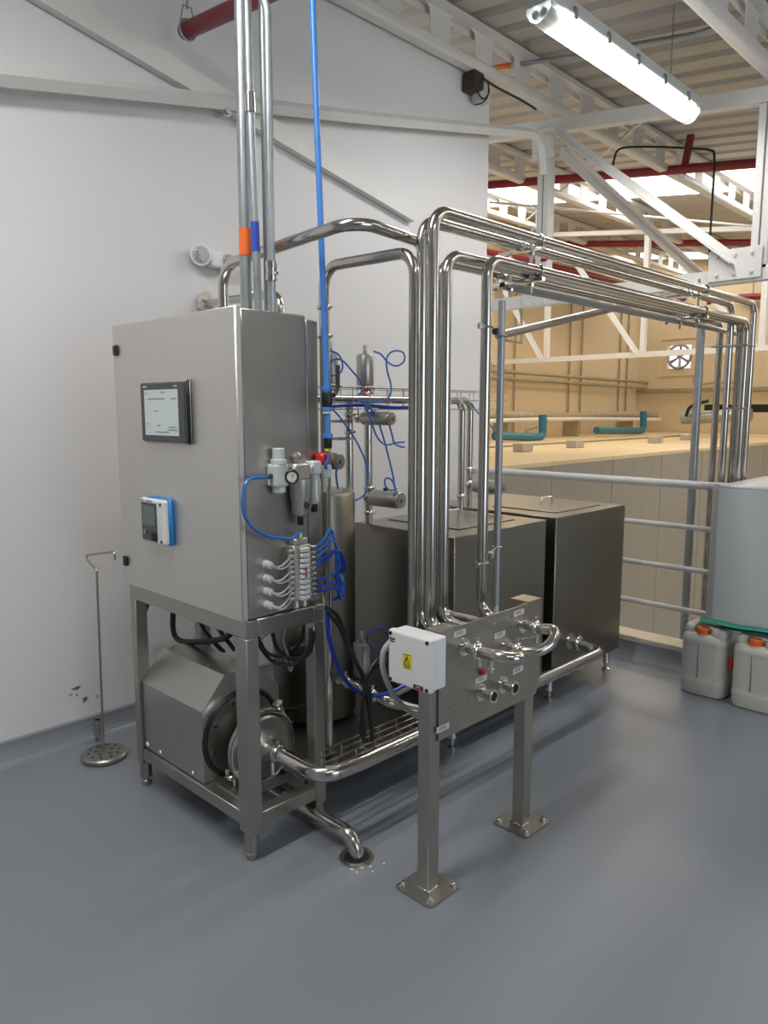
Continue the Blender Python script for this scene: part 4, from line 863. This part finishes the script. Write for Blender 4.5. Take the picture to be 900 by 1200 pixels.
for k in range(7): mb.lathe(V(f) + V(-.012, random.uniform(-.04, .05), random.uniform(-.035, .035)), (1, 0, 0), [(.02, 0), (.028, .015), (.022, .03), (.008, .038)], 9)
tag(mb.build('sealing_foam', 'foam', origin=f), 'lumpy white sealing foam on the wall left of the cabinet top', 'foam')
# galvanised conduits of the rack
pipe([(PX - .004, 2.452 - .2, .70), (-1.60, 2.452 - .2, .70), (-1.75, 2.452, .72), (-1.75, 2.452, 1.972)], .0145, .04, 'rack_conduit', 'galv', 'upright grey conduit with open top right of the clamped riser', 'conduit', n=14)
c = pipe([(-1.75, 2.452, 2.030), (-1.75, 5.04, 2.030), (-1.75, 5.04, -2.9)], .0155, .07, 'rack_conduit', 'galv', 'grey conduit with open end slung beneath the overhead tubes', 'conduit', n=14)
MB().lathe((-1.75, 2.4515, 2.03), (0, -1, 0), [(.012, 0), (.012, .001)], 14).build('open_end', 'dark', c)
tag(hose([(-1.75, 2.452, 1.965), (-1.75, 2.447, 2.00), (-1.75, 2.452, 2.022), (-1.75, 2.50, 2.03)], .0045).build('jumper_cable', 'paper', origin=(-1.75, 2.452, 1.97)), 'thin pale cable arching between the two grey conduit ends', 'cable')
a, b = [(-1.79, 2.488, 1.846)][0], [(-1.9, 4.386, 2.225)][0]
pipe([a, b], .0175, 0, 'rack_brace', 'frame_steel', 'slanting brace tube from the grey conduit up to the far end of the rack', 'brace', n=14)
pipe([(-1.886, 4.75, 2.16), (-1.886, 4.75, -2.95)], .025, 0, 'rack_post', 'galv', 'separate grey post left of the far tube cluster', 'post', n=16)
# clamps tying riser and conduit
for z, nm in ((1.838, 'upper'), (1.00, 'lower')):
    q = [(-1.6, 2.152, 1.186)][0]; t = thing('pipe_clamp', (-1.62, 2.20, z), nm + ' clamp bracket joining the clamped riser to the grey conduit', 'clamp', 'clamp brackets of the rack')
    MB().ring((-1.600, 2.150, z), (0, 0, 1), RP + .003, .0035, 20).build('ring', 'frame_steel', t)
    MB().ring((-1.75, 2.452, z), (0, 0, 1), .0185, .0035, 20).build('ring', 'frame_steel', t)
    MB().cyl((-1.614, 2.168, z), (-1.742, 2.436, z), .005, 8).build('link_rod', 'frame_steel', t)
    MB().lathe((-1.592, 2.128, z), (.1, -1, 0), [(.006, 0), (.006, .018), (.012, .019), (.012, .027)], 8).build('bolt', 'chrome', t)
    MB().lathe((-1.66, 2.29, z), (.1, -.2, 1), [(.012, -.01), (.012, .012)], 8).build('bolt', 'ink' if nm == 'upper' else 'chrome', t)
def rack_bracket(y, label):
    t = thing('rack_bracket', (-1.69, y, 2.0), label, 'bracket', 'support brackets of the pipe rack')
    MB().box((-1.78, y - .010, 2.146), (-1.575, y + .010, 2.156), .001).build('cross_bar', 'chrome', t)
    MB().box((-1.83, y - .010, 2.030), (-1.575, y + .010, 2.044), .001).build('cross_bar', 'chrome', t)
    MB().cyl((-1.632, y, 1.985), (-1.632, y, 2.235), .006, 8).build('hanger_rod', 'frame_steel', t)
    MB().cyl((-1.725, y, 1.985), (-1.725, y, 2.215), .006, 8).build('hanger_rod', 'frame_steel', t)
    for (x, z) in ((-1.6, 2.178), (-1.685, 2.172), (-1.6, 2.068), (-1.655, 2.068), (-1.765, 2.06)):
        MB().ring((x, y, z), (0, 1, 0), RP + .003, .0035, 18).build('ring', 'chrome', t)
    for (x, z) in ((-1.632, 2.205), (-1.632, 2.135), (-1.632, 2.02), (-1.725, 2.13), (-1.725, 2.015), (-1.80, 2.02)):
        MB().lathe((x, y, z - .006), (0, 0, 1), [(.011, 0), (.011, .012)], 6).build('nut', 'chrome', t)
    MB().lathe((-1.585, y, 2.105), (1, 0, 0), [(.007, 0), (.007, .02)], 8).build('marked_bolt', 'inkred', t)
    MB().cyl((-1.632, y, 2.09), (-1.632, y, 1.99), .009, 8).build('spacer', 'frame_steel', t)
rack_bracket([(-1.6, 2.468, 2.107)][0][1], 'bracket with ringed clamps around the overhead tubes at the near end')
rack_bracket(4.05, 'bracket with ringed clamps around the overhead tubes at the far end')
# clamp bars on the far tube cluster
for z, lb in ((1.93, 'clamp bar around the far tube cluster just below its bends'), (1.56, 'short clamp bar lower on the far tube cluster')):
    t = thing('cluster_clamp', (-1.68, 4.70, z), lb, 'clamp')
    MB().box((-1.79 if z > 1.8 else -1.70, 4.672, z - .006), (-1.575, 4.68, z + .006), .001).build('bar', 'frame_steel', t)
    for (x, y) in ((-1.6, 4.80), (-1.685, 4.70), (-1.6, 4.70), (-1.655, 4.74), (-1.765, 4.74))[(0 if z > 1.8 else 1):(5 if z > 1.8 else 4)]:
        MB().ring((x, y, z), (0, 0, 1), RP + .003, .004, 18).build('ring', 'frame_steel', t)

# ================================================================ VALVE LINES ABOVE THE TANKS
VX = -2.55
def vline(pts, lb, r=.0185, clamps=(), bend=.06): return pipe(pts, r, bend, 'valve_pipe', 'tube_steel', lb, 'pipe', None, clamps=clamps)
zA, zB = 1.600, 1.585
vline([(-2.50, 2.0, zA), (-2.50, 3.16, zA), (-2.50, 3.16, 1.008)], 'front horizontal tube in the wire basket, turning down onto the near tank', clamps=[((-2.50, 3.16, 1.09), (0, 0, 1)), ((-2.50, 3.04, zA), (0, 1, 0))])
vline([(-2.60, 2.0, zB + .02), (-2.60, 3.36, zB + .02), (-2.60, 3.36, 1.008)], 'rear horizontal tube in the wire basket, turning down at its right end', clamps=[((-2.60, 3.36, 1.13), (0, 0, 1)), ((-2.60, 3.36, 1.22), (0, 0, 1))])
vline([(-2.565, 2.395, 1.585), (-2.565, 2.395, .95)], 'left upright tube under the wire basket with stacked clamps', clamps=[((-2.565, 2.395, 1.45), (0, 0, 1)), ((-2.565, 2.395, 1.53), (0, 0, 1))])
vline([(-2.55, 2.505, 1.585), (-2.55, 2.505, 1.008)], 'right upright tube under the wire basket standing on the near tank corner', .020, clamps=[((-2.55, 2.505, 1.18), (0, 0, 1)), ((-2.55, 2.505, 1.06), (0, 0, 1))])
def actuator(c, dirn, L, r, label, ty='h', red=False):
    t = thing('valve_actuator', c, label, 'valve', 'pneumatic valve actuators'); d_ = V(dirn).normalized(); c = V(c)
    MB().lathe(c, d_, [(r * .8, 0), (r * .95, .003), (r, .008), (r, L - .007), (r * .96, L - .002), (r * .9, L)], 28).build('cylinder', 'brushed', t)
    MB().lathe(c + d_ * L, d_, [(r * .70, 0), (r * .70, .003), (r * .25, .004), (r * .25, .018)], 20).build('end_cap', 'frame_steel', t)
    MB().cyl(c - d_ * .055, c, r * .28, 12).build('neck', 'chrome', t)
    mb = MB(); clamp_ring(mb, c - d_ * .035, d_, r * .52); mb.build('yoke_clamp', 'chrome', t)
    x, y, _ = mb.frame(d_)
    if ty == 'v':
        MB().cyl(c + d_ * L, c + d_ * (L + .045), r * .22, 12).build('indicator_rod', 'alu', t)
        mb = MB().box(c + V(-.01, -.055, -.016), c + V(.01, .055, -.006), .002); mb.build('yoke_bar', 'ink', t)
        if red: MB().box(c + V(-.012, -.02, -.03), c + V(.02, .028, -.012), .004).build('red_collar', 'redplastic', t)
    else:
        MB().cyl(c + d_ * (L * .45) + V(0, 0, r), c + d_ * (L * .45) + V(0, 0, r + .012), .010, 10).build('vent_plug', 'black' if red else 'alu', t)
    return t
def AC(px0, py0, px1, yy): return 0
a0, a1 = [(-2.474, 2.4, 1.514), (-2.294, 2.4, 1.516)]
actuator(a0, (1, 0, 0), a1[0] - a0[0], .031, 'horizontal actuator cylinder just below the wire basket')
a0, a1 = [(-2.514, 2.5, 1.135), (-2.329, 2.5, 1.138)]
actuator(a0, (1, 0, 0), a1[0] - a0[0], .040, 'horizontal actuator cylinder lying just over the near tank corner', red=True)
a0, a1 = [(-2.239, 1.98, 1.349), (-2.158, 1.98, 1.35)]
actuator((a0[0] - .08, 1.98, a0[2]), (1, 0, 0), a1[0] - a0[0] + .06, .033, 'horizontal actuator cylinder peeking out right of the red shut-off knob')
a0, a1 = [(-2.547, 3.34, 1.13), (-2.36, 3.34, 1.138)]
actuator(a0, (1, 0, 0), a1[0] - a0[0], .038, 'horizontal actuator cylinder behind the clamped riser over the near tank')
a0, a1 = [(-2.53, 2.466, 1.664), (-2.53, 2.467, 1.806)]
actuator(a0, (0, 0, 1), a1[2] - a0[2], .041, 'upright actuator cylinder with red collar standing on the wire basket tubes', 'v', True)
a0, a1 = [(-2.5, 2.226, 1.666), (-2.5, 2.228, 1.803)]
actuator(a0, (0, 0, 1), a1[2] - a0[2], .032, 'upright actuator cylinder half hidden behind the blue air pipe', 'v')
a0, a1 = [(-2.05, 1.974, 0.501), (-2.05, 1.975, 0.638)]
actuator(a0, (0, 0, 1), a1[2] - a0[2], .034, 'upright actuator cylinder low behind the black cables', 'v')
# low product line behind cables
vline([[(-2.05, 1.855, 0.519)][0], [(-2.05, 1.955, 0.456)][0], [(-1.9, 1.956, 0.442)][0], [(-1.88, 2.2, 0.329)][0]], 'low tube with clamps under the upright actuator', .020, bend=.05, clamps=[([(-2.05, 1.882, 0.501)][0], (.0, 1, -.1)), ([(-1.95, 1.932, 0.459)][0], (.3, 1, -.1))])
vline([[(-1.95, 2.018, 0.431)][0], [(-1.95, 2.127, 0.436)][0], [(-1.95, 2.253, 0.46)][0]], 'short low tube rising behind the white box', .016, bend=.03)
# butterfly clamps at the left upright
for i, z in enumerate((1.50, 1.42)):
    tag(MB().box((-2.60, 2.30, z - .006), (-2.53, 2.375, z + .006), .003).build('clamp_lever', 'frame_steel', origin=(-2.565, 2.35, z)), ('upper', 'lower')[i] + ' clamp lever sticking out left of the left upright tube', 'lever', 'clamp levers')
# wire basket above
t = thing('wire_tray', (-2.50, 2.7, 1.62), 'wire basket cable tray high along the white wall around the valve tubes', 'cable tray')
basket(t, 1.95, 3.48, -2.64, -2.44, 1.555, 1.650, .0028, .11)
# blue hoses of the actuators
def bh(pts, lb, r=.0042): tag(hose(pts, r, 6, 8).build('air_hose', 'bluetube', origin=pts[0]), lb, 'hose')
bh([(-2.42, 2.152, 1.802), (-2.42, 2.196, 1.79), (-2.42, 2.22, 1.758), (-2.42, 2.22, 1.726), (-2.42, 2.2, 1.707), (-2.42, 2.155, 1.698), (-2.42, 2.136, 1.719), (-2.42, 2.146, 1.751), (-2.42, 2.185, 1.768), (-2.42, 2.225, 1.762), (-2.42, 2.276, 1.724), (-2.42, 2.327, 1.681), (-2.42, 2.343, 1.644), (-2.42, 2.317, 1.617)], 'blue hose with a loop beside the half hidden upright actuator')
bh([(-2.42, 2.414, 1.813), (-2.42, 2.458, 1.804), (-2.42, 2.497, 1.775), (-2.42, 2.537, 1.757), (-2.42, 2.583, 1.759), (-2.42, 2.618, 1.784), (-2.42, 2.612, 1.816), (-2.42, 2.571, 1.825), (-2.42, 2.525, 1.815), (-2.42, 2.497, 1.783), (-2.42, 2.502, 1.729), (-2.42, 2.525, 1.671), (-2.42, 2.525, 1.632), (-2.42, 2.497, 1.6), (-2.42, 2.424, 1.588), (-2.42, 2.316, 1.591)], 'blue hose with a round loop right of the red collared actuator')
bh([(-2.4, 2.097, 1.574), (-2.4, 2.155, 1.546), (-2.4, 2.219, 1.487), (-2.4, 2.286, 1.41), (-2.4, 2.338, 1.324), (-2.4, 2.354, 1.246), (-2.4, 2.337, 1.177), (-2.4, 2.294, 1.154), (-2.4, 2.257, 1.149)], 'blue hose falling diagonally from the valve to the lower clamp')
bh([(-2.38, 2.32, 1.576), (-2.38, 2.351, 1.515), (-2.38, 2.389, 1.438), (-2.38, 2.433, 1.399), (-2.38, 2.473, 1.393), (-2.38, 2.513, 1.4), (-2.38, 2.577, 1.402)], 'blue hose curving from the basket towards the risers')
bh([(-2.38, 2.33, 1.576), (-2.38, 2.384, 1.53), (-2.38, 2.422, 1.457), (-2.38, 2.461, 1.359), (-2.38, 2.496, 1.258), (-2.38, 2.513, 1.189), (-2.38, 2.531, 1.135)], 'blue hose falling from the basket to the lower actuator end')
bh([(-2.36, 2.452, 1.488), (-2.36, 2.469, 1.445), (-2.36, 2.486, 1.402), (-2.36, 2.52, 1.385), (-2.36, 2.555, 1.379)], 'short blue hose hanging from the upper horizontal actuator')
bh([(-2.36, 2.504, 1.187), (-2.36, 2.486, 1.184), (-2.36, 2.452, 1.187), (-2.36, 2.424, 1.213), (-2.36, 2.43, 1.24), (-2.36, 2.458, 1.238), (-2.36, 2.481, 1.217), (-2.36, 2.492, 1.192)], 'small closed loop of blue hose above the lower actuator')
bh([(-2.1, 1.896, 1.334), (-2.1, 1.891, 1.308), (-2.1, 1.895, 1.278), (-2.1, 1.9, 1.252)], 'short blue hose from the actuator beside the red knob')
bh([(-2.4, 3.107, 1.589), (-2.4, 3.144, 1.554), (-2.4, 3.212, 1.509), (-2.4, 3.306, 1.453), (-2.4, 3.371, 1.392), (-2.4, 3.382, 1.297), (-2.4, 3.362, 1.204)], 'blue hose from the right end of the basket past the grey conduit')
for k in range(4):
    z = 1.563 + .004 * (k % 2); x = -2.47 + .014 * k
    tag(hose([(x, 2.15, z), (x, 2.35, z + .008), (x + .01, 2.55, z - .002), (x, 2.72, z + .002)], .0055, 5, 8).build('air_hose', 'navytube', origin=(x, 2.15, z)), ('rearmost', 'second rearmost', 'second foremost', 'foremost')[k] + ' dark blue hose lying in the left part of the high wire basket', 'hose', 'blue hoses in the high wire basket')

# ================================================================ ON THE WALL AND FLOOR
# emergency light
ec = V(-3.37, 2.19, 2.31)
t = thing('emergency_light', tuple(ec), 'white twin-head emergency light on the wall above the cabinet corner', 'lamp')
MB().box(ec + V(0, -.035, -.045), ec + V(.055, .060, .035), .012).build('housing', 'white_plastic', t)
for dy, dz in ((-.085, .005), (.078, -.012)):
    h = MB().lathe(ec + V(.03, dy, dz), (1, -.35, -.08), [(.02, -.02), (.042, .0), (.052, .022), (.053, .032), (.048, .034)], 28).build('lamp_head', 'white_plastic', t)
    MB().lathe(ec + V(.03, dy, dz) + V(1, -.35, -.08).normalized() * .031, (1, -.35, -.08), [(.046, 0), (.040, .006), (.02, .009), (.001, .010)], 24).build('lens', 'clearplastic', h)
    m2 = MB()
    for k in range(5):
        for j in range(5):
            if (k - 2) ** 2 + (j - 2) ** 2 < 6: m2.lathe(ec + V(.03, dy, dz) + V(1, -.35, -.08).normalized() * .037 + V(.0, (k - 2) * .014, (j - 2) * .014), (1, -.35, -.08), [(.005, 0), (.003, .004)], 6)
    m2.build('lens_facets', 'galv', h)
# hook stand
hc = V(-3.114, 1.386, 0)
t = thing('hook_stand', tuple(hc), 'thin steel rod hook standing on a perforated round plate by the wall', 'stand')
b = MB().lathe(hc, (0, 0, 1), [(.080, .0), (.098, .006), (.100, .020), (.094, .027), (.015, .030), (.001, .030)], 40).build('base_disc', 'frame_steel', t)
mb = MB()
for k in range(10):
    a = k * .628; mb.lathe(hc + V(.066 * math.cos(a), .066 * math.sin(a), .0278), (0, 0, 1), [(.006, 0), (.006, .0012)], 8)
for k in range(5):
    a = k * 1.256 + .3; mb.lathe(hc + V(.036 * math.cos(a), .036 * math.sin(a), .0290), (0, 0, 1), [(.006, 0), (.006, .0012)], 8)
mb.build('perforations', 'dark', b, kind='stuff')
hp = [V(q) for q in [(-3.093, 1.386, 0.864), (-3.215, 1.386, 0.912), (-2.915, 1.386, 0.969), (-2.911, 1.386, 0.936)]]
dx = hc.x - V([(-3.126, 1.386, 0.075)][0]).x
MB().tube([hc + V(-.005, 0, .028), V(hp[0])] + hp[1:], .0052, bend=.012, n=8).build('rod', 'frame_steel', t)
MB().lathe(V([(-3.29, 1.44, 0.033)][0]), (0, 0, 1), [(.017, 0), (.019, .003), (.019, .075), (.016, .075), (.016, .01)], 20).build('tube_socket', 'brushed', t)
MB().cyl(V([(-3.29, 1.44, 0.033)][0]) + V(0, 0, 0.0), V([(-3.29, 1.44, 0.033)][0]) * 1 + V(.0, -.01, -.03), .006, 8).build('socket_stem', 'brushed', t)

# ---------------- railing
RY = 4.35 - .0
t = thing('railing', (-2.5, 4.40, .11), 'white painted tube railing at the edge of the upper floor', 'railing')
RY = 4.41
for z, r in ((1.112, .024), (.857, .0165), (.602, .0165), (.350, .0165)):
    MB().cyl((-3.37, RY, z), (-1.60, RY, z), r, 16).build('rail', 'rail_paint', t)
for x in (-1.60, -3.30): MB().box((x - .024, RY - .024, .12), (x + .024, RY + .024, 1.112), .004).build('post', 'rail_paint', t)
MB().box((-1.62, RY - .03, 1.085), (-1.55, RY + .03, 1.135), .006).build('corner_joint', 'rail_paint', t)
MB().cyl((-2.46, 4.47, .125), (-2.46, 4.47, .95), .006, 8).build('thin_stay', 'rail_paint', t)

# ---------------- white machine panel box on the right
t = thing('white_cabinet', (-1.1, 4.6, 0), 'big plain white box at the right edge behind the canisters', 'cabinet')
MB().box((-1.535, 4.235, 0.004), (-.62, 4.98, 1.128), .012).build('box_body', 'tote', t)
MB().box((-1.536, 4.234, 1.120), (-.619, 4.981, 1.142), .010).build('top_cover', 'tote', t)

# ---------------- canisters
def jug(x0, y0, label, dark=False):
    W, D, Hh = .245, .20, .385; cx, cy = x0 + W / 2, y0 + D / 2
    t = thing('canister', (cx, cy, 0), label, 'canister', 'white plastic canisters')
    def rr(w, d, r, z, n=6):
        out = []
        for (sx, sy, a0) in ((1, 1, 0), (-1, 1, 90), (-1, -1, 180), (1, -1, 270)):
            for k in range(n + 1):
                a = R(a0 + 90 * k / n); out.append((cx + sx * (w / 2 - r) + r * math.cos(a), cy + sy * (d / 2 - r) + r * math.sin(a), z))
        return out
    lev = [(.86, .84, .05, .0), (.95, .94, .055, .008), (.99, .985, .055, .03), (1, 1, .055, .075), (1, 1, .055, .082), (.975, .97, .055, .088), (.985, .98, .055, .12), (.985, .98, .055, .275), (.985, .98, .055, .290), (1, 1, .055, .296), (.99, .99, .055, .312), (.94, .92, .055, .332), (.85, .80, .05, .343), (.70, .60, .04, .346)]
    vs = []; fs = []
    for (a, b, r, z) in lev: vs += rr(W * a, D * b, r * min(a, b), z)
    m = 28
    for i in range(len(lev) - 1):
        for k in range(m): fs.append((i * m + k, i * m + (k + 1) % m, (i + 1) * m + (k + 1) % m, (i + 1) * m + k))
    fs.append(tuple(reversed(range(m)))); fs.append(tuple((len(lev) - 1) * m + k for k in range(m)))
    MB().add(vs, fs).build('bottle_body', 'jug', t)
    MB().box((x0 + .008, y0 + .03, .29), (x0 + .068, y0 + D - .01, .388), .026).build('shoulder', 'jug', t)
    MB().box((x0 + .155, y0 + .015, .29), (x0 + W - .008, y0 + D - .01, .385), .026).build('shoulder', 'jug', t)
    # vertical level strip on the front
    MB().box((cx - .022, y0 + .0005, .10), (cx - .012, y0 + .010, .30), .002).build('level_strip', 'galv', t)
    # cap at the front left of the top, handle to the right
    px, py = x0 + .110, y0 + .042
    MB().lathe((px, py, .322), (0, 0, 1), [(.034, 0), (.034, .022), (.028, .025)], 22).build('neck', 'jug', t)
    c = MB().lathe((px, py, .345), (0, 0, 1), [(.0325, 0), (.0325, .029), (.029, .033), (.012, .034)], 20).build('cap', 'orange', t)
    mb = MB()
    for k in range(16):
        a = k * math.pi / 8; mb.box((-.0012, -.0015, 0), (.0016, .0015, .024), 0, Matrix.Translation((px + .0325 * math.cos(a), py + .0325 * math.sin(a), .347)) @ Matrix.Rotation(a, 4, 'Z'))
    mb.build('cap_ribs', 'orange', c)
    MB().tube(curve([(x0 + .05, cy + .03, .36), (x0 + .07, cy + .03, .380), (x0 + .14, cy + .03, .380), (x0 + .17, cy + .03, .36)], 5), .017, n=12).build('handle', 'jug', t)
    return t
jug(-1.605, 3.985, 'left white canister with orange cap standing before the white box')
jug(-1.325, 3.965, 'right white canister with orange cap, cut by the picture edge')
tag(MB().box((-1.354, 4.03, .17), (-1.334, 4.05, .24), .004).build('red_clip', 'redplastic', origin=(-1.34, 4.03, .17)), 'small red piece wedged between the two canisters', 'clip')
# green gloves across the canisters
def glove(c, wd, th, seed, label):
    rr = random.Random(seed); n = 10; P = curve(c, 4); vs = []; fs = []; m = 12
    for i, p in enumerate(P):
        d_ = (P[min(i + 1, len(P) - 1)] - P[max(i - 1, 0)]).normalized(); s_ = Vector((-d_.y, d_.x, 0)).normalized(); f = i / (len(P) - 1)
        ww = wd * (1.12 - .3 * f) * (1 + .06 * math.sin(i * 1.7 + seed))
        for k in range(m):
            a = 2 * math.pi * k / m; tt = th * (1 + .25 * math.sin(3 * a + i * .6))
            vs.append(p + s_ * ww * math.cos(a) + Vector((0, 0, tt * math.sin(a))))
    for i in range(len(P) - 1):
        for k in range(m): fs.append((i * m + k, i * m + (k + 1) % m, (i + 1) * m + (k + 1) % m, (i + 1) * m + k))
    fs.append(tuple(range(m))); fs.append(tuple((len(P) - 1) * m + k for k in range(m)))
    t = thing('rubber_glove', tuple(c[0]), label, 'glove', None)
    MB().add(vs, fs).build('cuff', 'green', t)
    e = P[-1]; d_ = (P[-1] - P[-4]).normalized(); s_ = Vector((-d_.y, d_.x, 0)).normalized()
    MB().tube(curve([e - d_ * .02, e + d_ * .03, e + d_ * .07], 4), wd * .8, n=12).build('palm', 'green', t) if False else None
    vs = []; 
    for k in range(4):
        o = s_ * (k - 1.5) * wd * .42
        MB().tube(curve([e + o * .9 - d_ * .02, e + o * 1.05 + d_ * .05, e + o * 1.15 + d_ * (.085 + .01 * (k in (1, 2))) + V(0, 0, -.008)], 4), .0095, n=10).build('finger', 'green', t)
    MB().tube(curve([e + s_ * wd * .8 - d_ * .05, e + s_ * wd * 1.2 - d_ * .01, e + s_ * wd * 1.3 + d_ * .03], 4), .010, n=10).build('thumb', 'green', t)
glove([(-1.525, 4.055, .408), (-1.43, 4.085, .401), (-1.31, 4.045, .403), (-1.17, 4.06, .405), (-1.05, 4.07, .41)], .050, .0085, 2, 'lower green rubber glove lying across both canisters')
glove([(-1.42, 4.03, .421), (-1.32, 4.015, .421), (-1.20, 4.03, .424), (-1.06, 4.04, .428), (-1.0, 4.05, .42)], .036, .0085, 5, 'upper green rubber glove folded over the lower one')
